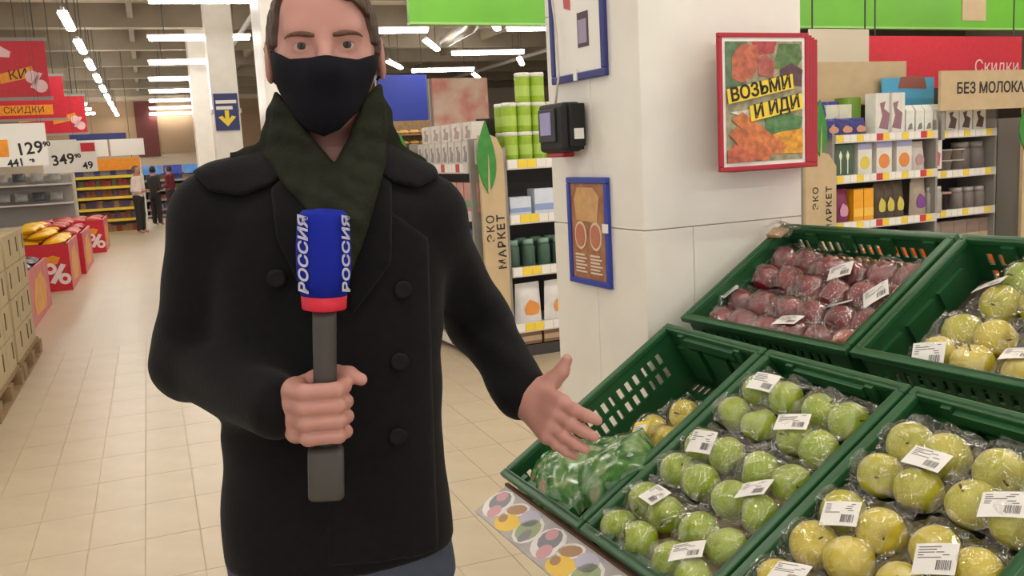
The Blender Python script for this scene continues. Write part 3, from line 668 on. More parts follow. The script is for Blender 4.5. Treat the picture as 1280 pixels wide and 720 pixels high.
for k in range(6): place(product('box', .17, .22, .12, (150, 130, 120), (206, 180, 150)), 7.12+k*.175-(.0), 6.28, zR2[0], 'brown carton on the lowest recessed shelf', 'carton', 'brown cartons low')
for i, z in enumerate(zR2):
    for k in range(6): place(product('box', .18, .22, .12, (170, 150, 130), (210, 190, 160)), 8.46+k*.2, 6.05, z, 'tan carton on the shelf past the leaf board', 'carton', 'tan cartons past the leaf board')
for k in range(6): place(product('box', .18, .24, .12, (150, 130, 120), (206, 180, 150)), 5.9+k*.2, 6.05, zR[0], 'brown carton on the bottom right shelf', 'carton', 'brown cartons on the bottom right shelf')
# ------------------------------------------------------------------ things on the pillar
# red flip frames with the vegetable poster
RF = mat('frame_red', (178, 28, 46), .35)
fa = ony(898, 46, 1.955); fw, fh = .296, .352
for k in range(4):
    r = empty('poster_frame', (float(fa[0])+k*.036, 1.955+k*.028, 1.418-.002*k), 0)
    t = .012
    MB().box(0, fw, 0, .012, 0, t).build('frame_bar', RF, r, bevel=.002); MB().box(0, fw, 0, .012, fh-t, fh).build('frame_bar', RF, r, bevel=.002)
    MB().box(0, t, 0, .012, t, fh-t).build('frame_bar', RF, r, bevel=.002); MB().box(fw-t, fw, 0, .012, t, fh-t).build('frame_bar', RF, r, bevel=.002)
    sh = MB().box(t, fw-t, .004, .008, t, fh-t).build('sheet', tag_white, r)
    MB().box(fw*.5-.01, fw*.5+.01, .012, .026, fh*.4, fh*.6).build('hinge', RF, r)
    if k == 0:
        def patch(poly, nm, col, lay=1):
            MB().prism([(t+.01+u*(fw-2*t-.02), t+.01+v*(fh-2*t-.02)) for u, v in poly], .004-.0007*lay-.0006, .004-.0007*lay).build('printed_shape', mat('poster_'+nm, col, .5, var=.30, scale=45), sh)
        patch([(0, 0), (1, 0), (1, 1), (0, 1)], 'bg', (156, 150, 120))
        patch([(0, .62), (.25, .58), (.28, 1), (0, 1)], 'green', (92, 118, 84), 2)
        patch([(.08, .70), (.2, .66), (.36, .72), (.44, .84), (.4, .97), (.2, .98), (.08, .88)], 'tomato', (190, 104, 78), 3)
        patch([(.36, .88), (.62, .9), (.66, 1), (.34, 1)], 'redpepper', (172, 70, 70), 2)
        patch([(.42, .72), (.6, .70), (.64, .82), (.5, .9), (.4, .84)], 'pink', (176, 96, 84), 4)
        patch([(.6, .78), (.9, .76), (1, .86), (.96, .98), (.7, .98)], 'lettuce', (92, 120, 70), 3)
        patch([(.7, .66), (.98, .62), (1, .76), (.84, .82), (.7, .76)], 'grape', (96, 66, 74), 4)
        patch([(0, .52), (.5, .58), (.9, .66), (.4, .68), (0, .60)], 'violet', (140, 136, 132), 4)
        patch([(.5, .2), (.95, .22), (1, .36), (.8, .4), (.5, .36)], 'cucumber', (88, 130, 80), 3)
        patch([(.55, .06), (1, .05), (1, .26), (.7, .24), (.5, .2)], 'mango', (226, 160, 50), 4)
        patch([(.06, .36), (.2, .42), (.78, .12), (.7, .05), (.5, .08)], 'carrot', (208, 122, 72), 5)
        patch([(.02, .24), (.14, .3), (.6, .06), (.5, .0), (.3, .02)], 'carrot2', (200, 112, 70), 6)
        patch([(0, .1), (.1, .16), (.4, .02), (.3, 0), (0, 0)], 'carrot3', (192, 100, 74), 7)
        patch([(.04, .42), (.3, .36), (.6, .38), (.3, .44)], 'whitegap', (214, 206, 190), 4)
        b1 = MB().prism([(.028, .185), (.172, .226), (.176, .246), (.196, .251), (.222, .258), (.228, .228), (.03, .172)], -.004, -.002)
        b1 = MB().prism([(.026, .172), (.240, .208), (.236, .246), (.022, .210)], -.0035, -.0020).build('yellow_strip', yellow, sh)
        b2 = MB().prism([(.098, .126), (.272, .155), (.267, .195), (.093, .166)], -.0035, -.0020).build('yellow_strip', yellow, sh)
        lettering('ВОЗЬМИ', .047, ink, sh, (.131, -.0042, .209), (math.pi/2, -.165, 0), bold=.0012, extrude=.0003)
        lettering('И ИДИ', .047, ink, sh, (.183, -.0042, .161), (math.pi/2, -.165, 0), bold=.0012, extrude=.0003)
    tag(r, ['red framed vegetable poster reading ВОЗЬМИ И ИДИ on the pillar', 'second red frame tucked right behind the vegetable poster', 'third red frame tucked behind the vegetable poster', 'red frame closest to the pillar tiles behind the vegetable poster'][k], 'poster frame')
# boards on the aisle face of the pillar (local x runs toward the camera: -Y world)
BF = mat('frame_blue', (44, 62, 160), .35)
def pillar_root(name, y, z, off=0.0): return empty(name, (PX0-off, y, z), -math.pi/2)
ru = pillar_root('instruction_board', 2.525, 1.69)
w_, h_ = .315, .42; t = .022
for (a, b, c, d) in ((0, w_, 0, t), (0, w_, h_-t, h_), (0, t, t, h_-t), (w_-t, w_, t, h_-t)): MB().box(a, b, -.014, 0, c, d).build('frame_bar', mat('frame_navy', (48, 52, 122), .35), ru, bevel=.003)
sh = MB().box(t, w_-t, -.008, -.001, t, h_-t).build('sheet', tag_white, ru)
MB().prism([(.09, .21), (.125, .2), (.13, .27), (.12, .33), (.095, .33), (.085, .27)], -.010, -.008).build('printed_shape', mat('print_redphone', (196, 88, 92), .5), sh)
MB().box(.093, .122, -.0115, -.010, .245, .29).build('printed_shape', mat('print_grey', (90, 84, 84), .5), sh)
MB().box(.165, .225, -.010, -.008, .09, .185).build('printed_shape', mat('print_tablet', (84, 62, 72), .5), sh)
MB().box(.172, .218, -.0115, -.010, .10, .165).build('printed_shape', mat('print_lilac', (160, 150, 176), .3), sh)
MB().prism([(.24, .22), (.29, .2), (.292, .40), (.235, .40)], -.010, -.008).build('printed_shape', mat('print_blue', (96, 130, 180), .5), sh)
MB().box(.145, .162, -.018, -.014, .0, .03).build('clip', tag_white, ru)
tag(ru, 'white instruction board in a navy frame at the top of the pillar', 'board')
dv = pillar_root('price_checker', 2.505, 1.475)
bm_ = MB().box(0, .16, -.075, -.012, .015, .155).build('body', black, dv, bevel=.012)
MB().box(.012, .115, -.081, -.074, .045, .14).build('bezel', mat('bezel', (46, 40, 44), .4), dv, bevel=.003)
MB().box(.03, .095, -.084, -.080, .065, .13).build('screen', mat('screen', (142, 134, 176), .25, emit=.12), dv)
MB().box(.02, .12, -.06, -.02, .0, .016).build('scanner_window', mat('scan_red', (170, 22, 34), .3), dv, bevel=.004)
MB().box(.16, .175, -.06, -.012, .03, .15).build('side_bracket', black, dv, bevel=.003); MB().box(.02, .14, -.012, 0, .02, .15).build('wall_plate', black, dv)
MB().box(.175, .178, -.05, -.02, .05, .08).build('sticker', tag_white, dv)
MB().tube([(.07, -.05, .155), (.06, -.03, .24), (.045, -.024, .36), (.02, -.024, .50), (.015, -.02, .62)], .0035, 6).build('cable', mat('cable', (206, 198, 186), .5), dv, True)
tag(dv, 'dark price checker terminal with a small screen on the pillar', 'terminal')
rl = pillar_root('recipe_board', 2.462, 1.10)
w_, h_ = .235, .315; t = .018
for (a, b, c, d) in ((0, w_, 0, t), (0, w_, h_-t, h_), (0, t, t, h_-t), (w_-t, w_, t, h_-t)): MB().box(a, b, -.014, 0, c, d).build('frame_bar', BF, rl, bevel=.003)
sh = MB().box(t, w_-t, -.008, -.001, t, h_-t).build('sheet', mat('print_rust', (146, 92, 62), .5, col2=(176, 124, 84), scale=30), rl)
MB().prism([(.05, .19), (.17, .185), (.185, .26), (.15, .285), (.06, .285), (.04, .25)], -.010, -.008).build('printed_shape', mat('print_bread', (206, 160, 106), .5, var=.1, scale=40), sh)
n = 16
for cx in (.072, .160):
    MB().prism([(cx+.034*math.cos(6.283*k/n), .145+.042*math.sin(6.283*k/n)) for k in range(n)], -.010, -.008).build('printed_disc', mat('print_pale', (222, 196, 170), .5), sh)
    MB().prism([(cx+.027*math.cos(6.283*k/n), .145+.034*math.sin(6.283*k/n)) for k in range(n)], -.0115, -.010).build('printed_disc', mat('print_rose', (190, 116, 92), .5), sh)
    for q in range(6): MB().box(cx-.035, cx+.03-.012*(q % 2), -.0095, -.008, .035+q*.010, .040+q*.010).build('printed_line', mat('print_line', (226, 206, 190), .5), sh)
MB().box(w_-t-.004, w_+.003, -.018, -.013, .16, .185).build('clip', tag_white, rl)
tag(rl, 'rust brown recipe board in a bright blue frame below the price checker', 'board')
# ------------------------------------------------------------------ fruit stand and crates
TILT, TILT2 = math.radians(31.8), math.radians(30.5)
CO = np.array([.85, 2.01, .72])
def frame(o, t):
    return Matrix(((0, math.cos(t), -math.sin(t), o[0]), (-1, 0, 0, o[1]), (0, math.sin(t), math.cos(t), o[2]), (0, 0, 0, 1)))
M1 = frame(CO, TILT)
CO2 = np.array([1.380, 1.992, 1.045])
M2 = Matrix.Translation(CO2) @ Matrix.Rotation(math.radians(4.1), 4, 'Z') @ frame((0, 0, 0), TILT2)
def inv(M, px, py, n):
    d = ray(px, py); nz = np.array(M.col[2][:3]); o = np.array(M.col[3][:3])
    k = ((o+nz*n-CAM)@nz)/(d@nz); p = M.inverted() @ Vector(CAM+d*k); return p.x, p.y
crate_m = mat('crate_green', (36, 88, 50), .36, var=.08, scale=12)
CRH = .19
def perf(b, L, h, t, slots, x_of, zbase):
    """wall along u in 0..L, v in 0..h with rows of slots [(v0,v1,u0,u1,n,w)]"""
    def bx(u0, u1, v0, v1): x_of(b, u0, u1, zbase+v0, zbase+v1)
    v = 0
    for (v0, v1, u0, u1, n, w) in slots:
        if v0 > v: bx(0, L, v, v0)
        p = (u1-u0)/n; bx(0, u0, v0, v1); bx(u1, L, v0, v1)
        for k in range(n): bx(u0+k*p+w, u0+(k+1)*p, v0, v1)
        v = v1
    if v < h: bx(0, L, v, h)
def crate(M, a0, b0, w, d, label, long_axis):
    r = empty('fruit_crate', mtx=M @ Matrix.Translation((a0, b0, 0))); t = .006; g = .004; H = CRH
    ix0, ix1, iy0, iy1 = g, w-g, g, d-g
    LL = max(w, d)-.08; rows_long = [(.075, .105, .04, LL, 17, .014), (.120, .150, .04, LL, 17, .014)]
    rows_short = [(.075, .105, .05, .35, 11, .014)]
    inner = .012
    for side in range(2):      # walls parallel to b (depth)
        b = MB(); xw = ix0+inner if side == 0 else ix1-inner-t
        if long_axis == 'b': perf(b, d-2*g-2*inner, H, t, rows_long, lambda B, u0, u1, v0, v1: B.box(xw, xw+t, iy0+inner+u0, iy0+inner+u1, v0, v1), -H)
        else: b.box(xw, xw+t, iy0+inner, iy1-inner, -H, 0)
        wl_ = b.build('side_wall', crate_m, r)
        for k in range(6 if long_axis == 'b' else 4):
            yy = iy0+.05+k*(d-.1)/(5 if long_axis == 'b' else 3); xo = ix0 if side == 0 else ix1-inner
            MB().box(xo+.002, xo+inner, yy-.004, yy+.004, -H, -.02).build('rib', crate_m, wl_)
        if long_axis != 'b':
            for k in range(3):
                yy = iy0+.045+k*.115; xi = (xw+t) if side == 0 else xw-.010
                MB().prism([(yy, -H*.85), (yy+.075, -H*.85), (yy+.085, -.045), (yy-.01, -.045)], xi, xi+.010, 'x').build('relief_panel', crate_m, wl_)
    for side in range(2):      # walls across
        b = MB(); yw = iy0+inner if side == 0 else iy1-inner-t
        if long_axis == 'a': perf(b, w-2*g-2*inner, H, t, rows_long, lambda B, u0, u1, v0, v1: B.box(ix0+inner+u0, ix0+inner+u1, yw, yw+t, v0, v1), -H)
        else: b.box(ix0+inner, ix1-inner, yw, yw+t, -H, 0)
        wl_ = b.build('end_wall', crate_m, r)
        if long_axis == 'b':
            yi = yw+t if side == 0 else yw-.012
            for k in range(3):
                xx = ix0+.05+k*.11
                MB().prism([(xx, -H*.8), (xx+.07, -H*.8), (xx+.08, -.05), (xx-.01, -.05)], yi, yi+.012, 'y').build('relief_panel', crate_m, wl_)
            MB().box(ix0+.10, ix1-.10, yi-.004, yi+.016, -.035, -.012).build('grip_ledge', crate_m, wl_)
            for xx in (ix0+.075, ix1-.095): MB().box(xx, xx+.02, yi, yi+.018, -.05, -.006).build('stacking_lug', crate_m, wl_)
        else:
            yi = yw+t if side == 0 else yw-.012
            for k in range(4): MB().box(ix0+.10+k*.12, ix0+.13+k*.12, yi, yi+.010, -.055, -.012).build('stacking_lug', crate_m, wl_)
    rim = .022
    for (x0, x1, y0, y1) in ((ix0, ix1, iy0, iy0+rim), (ix0, ix1, iy1-rim, iy1), (ix0, ix0+rim, iy0+rim, iy1-rim), (ix1-rim, ix1, iy0+rim, iy1-rim)):
        MB().box(x0, x1, y0, y1, -.016, 0).build('rim', crate_m, r, bevel=.003)
    b = MB(); nx = int((w-.05)/.022); ny = int((d-.05)/.045)
    for k in range(nx+1): b.box(ix0+.014+k*(w-.044)/nx, ix0+.014+k*(w-.044)/nx+.008, iy0+.012, iy1-.012, -H, -H+.006)
    for k in range(ny+1): b.box(ix0+.012, ix1-.012, iy0+.012+k*(d-.046)/ny, iy0+.012+k*(d-.046)/ny+.014, -H, -H+.006)
    fo = b.build('floor_grid', crate_m, r)
    return tag(r, label, 'crate'), r
crate(M1, 0, 0, .4, .6, 'half empty green crate beside the pillar holding salad bags', 'b')
_, cB = crate(M1, .4, 0, .4, .6, 'green crate full of green apple packs', 'b')
_, cC = crate(M1, .8, 0, .4, .6, 'green crate of yellow-green apple packs beside the green apples, on the lower row', 'b')
_, cD = crate(M2, 0, 0, .55, .437, 'green crate of dark red apple packs against the pillar', 'a')
_, cE = crate(M2, .553, 0, .6, .437, 'green crate of yellow apple packs in the upper row next to the red apples', 'a')
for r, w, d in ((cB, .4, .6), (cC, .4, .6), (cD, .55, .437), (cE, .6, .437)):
    MB().box(.03, w-.03, .03, d-.03, -CRH+.006, (-.080 if d > .5 else -.112)).build('lower_layer_insert', mat('insert_shade', (60, 50, 42), .8), r)  # filler under the packs; its dark colour imitates the shade between apples
# orange crate standing back to back with the red apples
oc = empty('orange_crate', mtx=Matrix.Translation((0, 0, 0)))
pb_ = M2 @ Vector((.02, .46, -.09)); om = mat('orange_crate', (226, 120, 44), .4, var=.06)
for z in range(5): MB().box(pb_.x+.03, pb_.x+.05, pb_.y-.62, pb_.y-.02, pb_.z-.30+z*.055, pb_.z-.30+z*.055+.045).build('slat', om, oc)
MB().box(pb_.x+.05, pb_.x+.40, pb_.y-.62, pb_.y-.60, pb_.z-.30, pb_.z-.03).build('end_wall', om, oc); MB().box(pb_.x+.05, pb_.x+.40, pb_.y-.04, pb_.y-.02, pb_.z-.30, pb_.z-.03).build('end_wall', om, oc)
MB().box(pb_.x+.38, pb_.x+.40, pb_.y-.60, pb_.y-.04, pb_.z-.30, pb_.z-.03).build('side_wall', om, oc)
MB().box(pb_.x+.03, pb_.x+.40, pb_.y-.62, pb_.y-.02, pb_.z-.31, pb_.z-.30).build('floor_panel', om, oc)
for a in (.06, .37):
    for q in (.58, .05): MB().box(pb_.x+a-.02, pb_.x+a+.02, pb_.y-q-.02, pb_.y-q+.02, 0, pb_.z-.31).build('leg', wood, oc)
tag(oc, 'orange crate glimpsed through the slots behind the red apples', 'crate')
# stand below
st = empty('fruit_stand', (CO[0], CO[1], 0))
def SW(x0, x1, y0, y1, z0, z1, nm, m, **k): return MB().box(x0-CO[0], x1-CO[0], y0-CO[1], y1-CO[1], z0, z1).build(nm, m, st, **k)
def slope(a0, a1, b0, b1, n0, n1, nm, m, M=M1):
    b = MB(); MM = Matrix.Translation((-CO[0], -CO[1], 0)) @ M; return b.box(a0, a1, b0, b1, n0, n1, 0, MM).build(nm, m, st)
for b0 in (.06, .5): slope(.0, 1.25, b0, b0+.05, -CRH-.045, -CRH-.002, 'cross_rail', wood)
for b0 in (.06, .3): slope(.0, 1.25, b0, b0+.05, -CRH-.045, -CRH-.002, 'cross_rail', wood, M2)
brown = mat('stand_brown', (122, 92, 70), .7, var=.12, scale=12)
for yy in (1.965, 1.35, .80): 
    SW(.98, 1.04, yy-.03, yy+.03, 0, .58, 'leg', wood); SW(1.60, 1.66, yy-.03, yy+.03, 0, .96, 'leg', wood)
SW(.862, .872, .70, 1.995, .600, .697, 'front_board', brown)
SW(.872, .912, .70, 1.995, .555, .60, 'front_beam', brown)
strip_M = Matrix.Translation((-CO[0], -CO[1], 0)) @ frame((.775, 1.985, .648), math.radians(28))
strip = MB().box(0, 1.28, 0, .096, -.006, 0, 0, strip_M).build('promo_strip', mat('strip_grey', (176, 168, 168), .4, var=.12, scale=14), st)
SW(.80, .868, 1.2, 1.25, .62, .645, 'bracket', brown); SW(.80, .868, 1.9, 1.95, .62, .645, 'bracket', brown)
def blob(cx, cy, rx, ry, m, lay, n=12, rot=0.0):
    V = [(cx+rx*math.cos(6.283*k/n)*math.cos(rot)-ry*math.sin(6.283*k/n)*math.sin(rot), cy+rx*math.cos(6.283*k/n)*math.sin(rot)+ry*math.sin(6.283*k/n)*math.cos(rot)) for k in range(n)]
    b = MB(); P0 = [tuple(strip_M @ Vector((u, v, .0002*lay))) for u, v in V]; b.add(P0, [tuple(range(n))]); b.build('printed_shape', m, strip)
pc = [mat('sp_white', (232, 226, 224), .4), mat('sp_pink', (206, 150, 160), .4), mat('sp_yellow', (236, 194, 60), .4), mat('sp_green', (150, 166, 120), .4), mat('sp_lilac', (190, 184, 206), .4), mat('sp_brown', (170, 126, 86), .4), mat('sp_greyb', (128, 128, 136), .4)]
for u in np.arange(0.0, 1.2, .26):
    blob(u+.045, .05, .05, .043, pc[0], 1); blob(u+.04, .058, .035, .03, pc[6], 2); blob(u+.03, .07, .02, .016, pc[1], 3); blob(u+.06, .03, .022, .02, pc[1], 3)
    blob(u+.12, .066, .04, .022, pc[0], 1, rot=.4); blob(u+.12, .066, .032, .016, pc[5], 2, rot=.4); blob(u+.135, .028, .045, .026, pc[2], 2, rot=.2); blob(u+.11, .03, .016, .012, pc[5], 3)
    blob(u+.185, .068, .036, .024, pc[4], 2); blob(u+.215, .045, .046, .04, pc[0], 1); blob(u+.215, .045, .038, .032, pc[3], 2); blob(u+.225, .03, .015, .02, pc[6], 3)
tag(st, 'wooden fruit stand with a printed promo strip along its front', 'stand')
# ---- apples
def apple_mesh(name, mtl, r=.038, seed=0, tall=.92):
    n, k = 20, 13; V = []; F = []
    for i in range(k):
        ph = math.pi*i/(k-1)
        for j in range(n):
            t = 2*math.pi*j/n; rr = math.sin(ph)**.85*(1+.03*math.cos(ph))*(1+.018*math.sin(5*t+seed)*(ph/math.pi)); z = math.cos(ph)*tall
            z -= .26*math.exp(-(math.sin(ph)/.28)**2)*(1 if ph < 1.57 else -.7)
            V.append((rr*r*math.cos(t), rr*r*math.sin(t), z*r))
    for i in range(k-1):
        for j in range(n): F.append((i*n+j, (i+1)*n+j, (i+1)*n+(j+1) % n, i*n+(j+1) % n))
    return MB().add(V, F).mesh(name, mtl, True)
def apple_mat(name, c1, c2, c3=None):
    m = mat(name, c1, .32, col2=c2, scale=22, coat=.25); nt = m.node_tree
    return m
am = {'green': apple_mat('apple_green', (140, 164, 36), (168, 186, 62)), 'yellow': apple_mat('apple_yellow', (176, 174, 40), (200, 192, 64)), 'gold': apple_mat('apple_gold', (204, 186, 40), (218, 200, 72)), 'red': apple_mat('apple_red', (92, 14, 30), (140, 30, 46)), 'blush': apple_mat('apple_blush', (176, 96, 62), (160, 50, 48))}
ame = {k: [apple_mesh('apple', m, seed=s, tall=(.92 if k != 'red' else .95)) for s in (0, 2)] for k, m in am.items()}
stem_me = MB().tube([(0, 0, .022), (.001, 0, .030), (.003, .001, .038)], [.0016, .0014, .002], 6).mesh('stem', mat('stem', (92, 66, 40), .8))
film = film_mat('clear_film'); film_dense = film_mat('film_edge', base=.16, rough=.12)
sticker_m = mat('sticker', (236, 233, 230), .5, var=.02)
barcode_m = mat('barcode', (70, 68, 70), .7)
def film_height(X, Y, apples, base, ext, seed, r=.0385):
    h = np.full(X.shape, base)
    for (ax, ay, az, ar) in apples:
        d = np.sqrt((X-ax)**2+(Y-ay)**2); c = .80
        inside = az+np.sqrt(np.maximum(ar**2-np.minimum(d, ar*c)**2, 0)); sl = c/math.sqrt(1-c*c)*.62
        h = np.maximum(h, np.where(d < ar*c, inside, inside-(d-ar*c)*sl))
    k = np.abs(noise2(X*60, Y*60, seed, 3)); k2 = np.abs(noise2((X*.35+Y)*90, (X-Y*.2)*25, seed+5, 2)); h = h+.0030+.0034*(1-np.clip(k*1.3, 0, 1))**2+.0032*(1-np.clip(k2*1.5, 0, 1))**2
    e = np.maximum(np.abs(X)/ext[0], np.abs(Y)/ext[1]); fl = np.clip((e-.86)/.14, 0, 1)
    h = h+fl*(noise2(X*70, Y*70, seed+9, 2)*.012+.010)
    return h
def sticker(parent, hx, hy, z_of, w=.058, h=.042, rot=0.0, seed=0):
    c, s = math.cos(rot), math.sin(rot)
    g = [(-w/2+w*i/4, -h/2+h*j/3) for j in range(4) for i in range(5)]
    P2 = [(hx+u*c-v*s, hy+u*s+v*c) for u, v in g]
    zz = z_of(np.array([p[0] for p in P2]), np.array([p[1] for p in P2]))
    A = np.array([[u, v, 1] for u, v in g]); sol = np.linalg.lstsq(A, zz, rcond=None)[0]; pl = A@sol; sol[2] += max(0, np.max(zz-pl))*.75+.001
    def q(u, v, e): return (hx+u*c-v*s, hy+u*s+v*c, sol[0]*u+sol[1]*v+sol[2]+e+.004*(u/w*2)**2*(-1)*.4)
    b = MB(); b.add([q(u, v, 0) for u, v in g], [(j*5+i, j*5+i+1, (j+1)*5+i+1, (j+1)*5+i) for j in range(3) for i in range(4)])
    o = b.build('price_sticker', sticker_m, parent)
    bc = MB(); rs = random.Random(seed); u = w*.05
    while u < w*.38:
        ww = rs.choice((.0006, .001, .0016)); bc.add([q(u, -h*.36, .0005), q(u+ww, -h*.36, .0005), q(u+ww, -h*.05, .0005), q(u, -h*.05, .0005)], [(0, 1, 2, 3)]); u += ww+rs.choice((.0008, .0014))
    for k in range(5):
        v = h*.38-k*h*.085; ll = w*rs.uniform(.4, .8); bc.add([q(-w*.42, v-.0008, .0005), q(-w*.42+ll, v-.0008, .0005), q(-w*.42+ll, v+.0006, .0005), q(-w*.42, v+.0006, .0005)], [(0, 1, 2, 3)])
    bc.build('barcode', barcode_m, o)
    return o
def apple_pack(M, a, b, n, kind, spots, label, lab_px=None, lab_rot=0.0, ext=(.087, .087), tray=kraft, rot=0.0, seed=0, sizes=.0385, alt=None, group=None, lw=.064, lh=.048):
    """spots: apple centres relative to pack centre; n = height of the apple centres over the rim plane"""
    T = M @ Matrix.Translation((a, b, n)) @ Matrix.Rotation(rot, 4, 'Z')
    r = empty('apple_pack', mtx=T); rs = random.Random(seed+1); base = -sizes-.006; ap = []
    for i, (x, y) in enumerate(spots):
        kd = alt[i] if alt else kind; sc = rs.uniform(.97, 1.04)
        o = put('apple', rs.choice(ame[kd]), r); o.location = (x, y, sc*.0005); o.rotation_euler = (rs.uniform(-1.4, 1.4), rs.uniform(-1.4, 1.4), rs.uniform(0, 6)); o.scale = (sizes/.038*sc,)*3
        put('stem', stem_me, o); ap.append((x, y, .0005, sizes*sc))
    tx, ty = ext[0]*.93, ext[1]*.93
    tb = MB().box(-tx, tx, -ty, ty, base-.006, base-.002)
    for (x0, x1, y0, y1) in ((-tx, tx, -ty, -ty+.003), (-tx, tx, ty-.003, ty), (-tx, -tx+.003, -ty, ty), (tx-.003, tx, -ty, ty)): tb.box(x0, x1, y0, y1, base-.002, base+.016)
    tb.build('tray', tray, r)
    N = 58; u = np.linspace(-1, 1, N); X, Y = np.meshgrid(u*ext[0], u*ext[1], indexing='ij')
    H = film_height(X, Y, ap, base+.014, ext, seed)
    jx = noise2(X*40, Y*40, seed+3, 1)*.003; V = [(X[i, j]+jx[i, j], Y[i, j]+jx[i, j]*.5, H[i, j]) for i in range(N) for j in range(N)]
    F = [(i*N+j, (i+1)*N+j, (i+1)*N+j+1, i*N+j+1) for i in range(N-1) for j in range(N-1)]
    MB().add(V, F).build('plastic_film', film, r, True)
    for q, (ang, wd) in enumerate(((0.0, .022), (math.pi, .014), (math.pi/2, .020))):   # gathered film ends
        NU, NV = 34, 6; c, s = math.cos(ang), math.sin(ang); L_, E_ = (ext[1], ext[0]) if q < 2 else (ext[0], ext[1]); VV = []
        for i in range(NU):
            for j in range(NV):
                u_ = -L_*.92+1.84*L_*i/(NU-1); v_ = j/(NV-1); nz = float(noise2(np.array(u_*90), np.array(v_*2.0), seed*3+q, 3))
                px_ = E_*.90+wd*v_*.5; pz_ = base+.012+wd*v_*.8+nz*.010*v_+.002; px_ += nz*.006*v_
                VV.append((px_*c-u_*s, px_*s+u_*c, pz_))
        MB().add(VV, [(i*NV+j, (i+1)*NV+j, (i+1)*NV+j+1, i*NV+j+1) for i in range(NU-1) for j in range(NV-1)]).build('film_end', film_dense, r, True)
    zf = lambda xx, yy: film_height(xx, yy, ap, base+.014, ext, seed)
    if lab_px is not None:
        p = inv(M, lab_px[0], lab_px[1], n+sizes+.002); dx, dy = p[0]-a, p[1]-b; c, s = math.cos(-rot), math.sin(-rot); lx, ly = dx*c-dy*s, dx*s+dy*c
        lx = max(-ext[0]*.8, min(ext[0]*.8, lx)); ly = max(-ext[1]*.8, min(ext[1]*.8, ly))
        sticker(r, lx, ly, zf, lw, lh, lab_rot, seed)
    return tag(r, label, 'apple pack', group)
def rel(M, n, pxs, a, b): return [(inv(M, x, y, n)[0]-a, inv(M, x, y, n)[1]-b) for x, y in pxs]
S4 = [(-.0395, -.039), (.0395, -.040), (-.039, .040), (.040, .039)]
def jit(seed, k=.004): 
    rs = random.Random(seed); return [(x+rs.uniform(-k, k), y+rs.uniform(-k, k)) for x, y in S4]
NB = -.024
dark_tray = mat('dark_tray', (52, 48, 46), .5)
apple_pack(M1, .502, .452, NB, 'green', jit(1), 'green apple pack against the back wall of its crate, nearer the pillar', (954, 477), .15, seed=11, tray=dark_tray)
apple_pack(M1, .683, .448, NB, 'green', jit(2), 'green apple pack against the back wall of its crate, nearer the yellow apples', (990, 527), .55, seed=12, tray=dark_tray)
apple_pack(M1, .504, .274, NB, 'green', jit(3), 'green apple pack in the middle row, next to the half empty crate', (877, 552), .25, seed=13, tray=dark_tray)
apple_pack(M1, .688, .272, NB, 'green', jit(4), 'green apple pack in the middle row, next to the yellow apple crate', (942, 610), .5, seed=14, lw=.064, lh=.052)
apple_pack(M1, .502, .100, NB, 'green', jit(5), 'green apple pack at the front rim, next to the salad bags', (818, 618), -.1, seed=15)
apple_pack(M1, .688, .100, NB, 'green', jit(6), 'green apple pack at the front rim, next to the yellow apple crate', (858, 687), .75, seed=16)
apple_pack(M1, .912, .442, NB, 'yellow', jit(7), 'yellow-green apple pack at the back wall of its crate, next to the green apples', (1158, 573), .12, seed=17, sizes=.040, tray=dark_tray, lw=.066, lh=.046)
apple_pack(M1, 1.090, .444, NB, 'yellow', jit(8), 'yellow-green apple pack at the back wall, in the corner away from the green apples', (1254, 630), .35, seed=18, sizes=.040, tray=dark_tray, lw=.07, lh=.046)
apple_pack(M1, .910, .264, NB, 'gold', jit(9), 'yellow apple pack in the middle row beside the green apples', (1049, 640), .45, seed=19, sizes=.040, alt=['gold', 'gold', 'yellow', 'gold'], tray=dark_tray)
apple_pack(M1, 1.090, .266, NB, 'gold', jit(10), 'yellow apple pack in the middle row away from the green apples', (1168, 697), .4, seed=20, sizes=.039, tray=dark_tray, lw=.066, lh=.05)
apple_pack(M1, .910, .092, NB, 'gold', jit(21), 'yellow apple pack at the front rim beside the green apples', (985, 716), .3, seed=21, sizes=.039)
apple_pack(M1, 1.090, .092, NB, 'gold', jit(22), 'yellow apple pack at the front rim away from the green apples', None, .3, seed=22, sizes=.039)
ND = -.056
for k, (a, b, lab, rot_, al, lb) in enumerate([(.112, .112, (900, 360), -.5, None, 'red apple pack at the front rim of the upper crate, against the pillar'), (.114, .298, (957, 300), -.5, None, 'red apple pack at the slotted back wall, against the pillar'),
        (.280, .106, (985, 400), .2, None, 'red apple pack at the front rim, in the middle of its crate'), (.282, .272, (1050, 338), .4, None, 'red apple pack at the slotted back wall, in the middle of its crate'),
        (.442, .106, (1045, 374), .45, ['red', 'blush', 'red', 'red'], 'red apple pack with one blushed apple at the front rim'), (.444, .272, (1094, 366), .6, None, 'red apple pack at the slotted back wall, next to the yellow apples')]):
    apple_pack(M2, a, b, ND, 'red', jit(30+k), lb, lab, rot_, seed=30+k, alt=al, sizes=.039, tray=dark_tray)
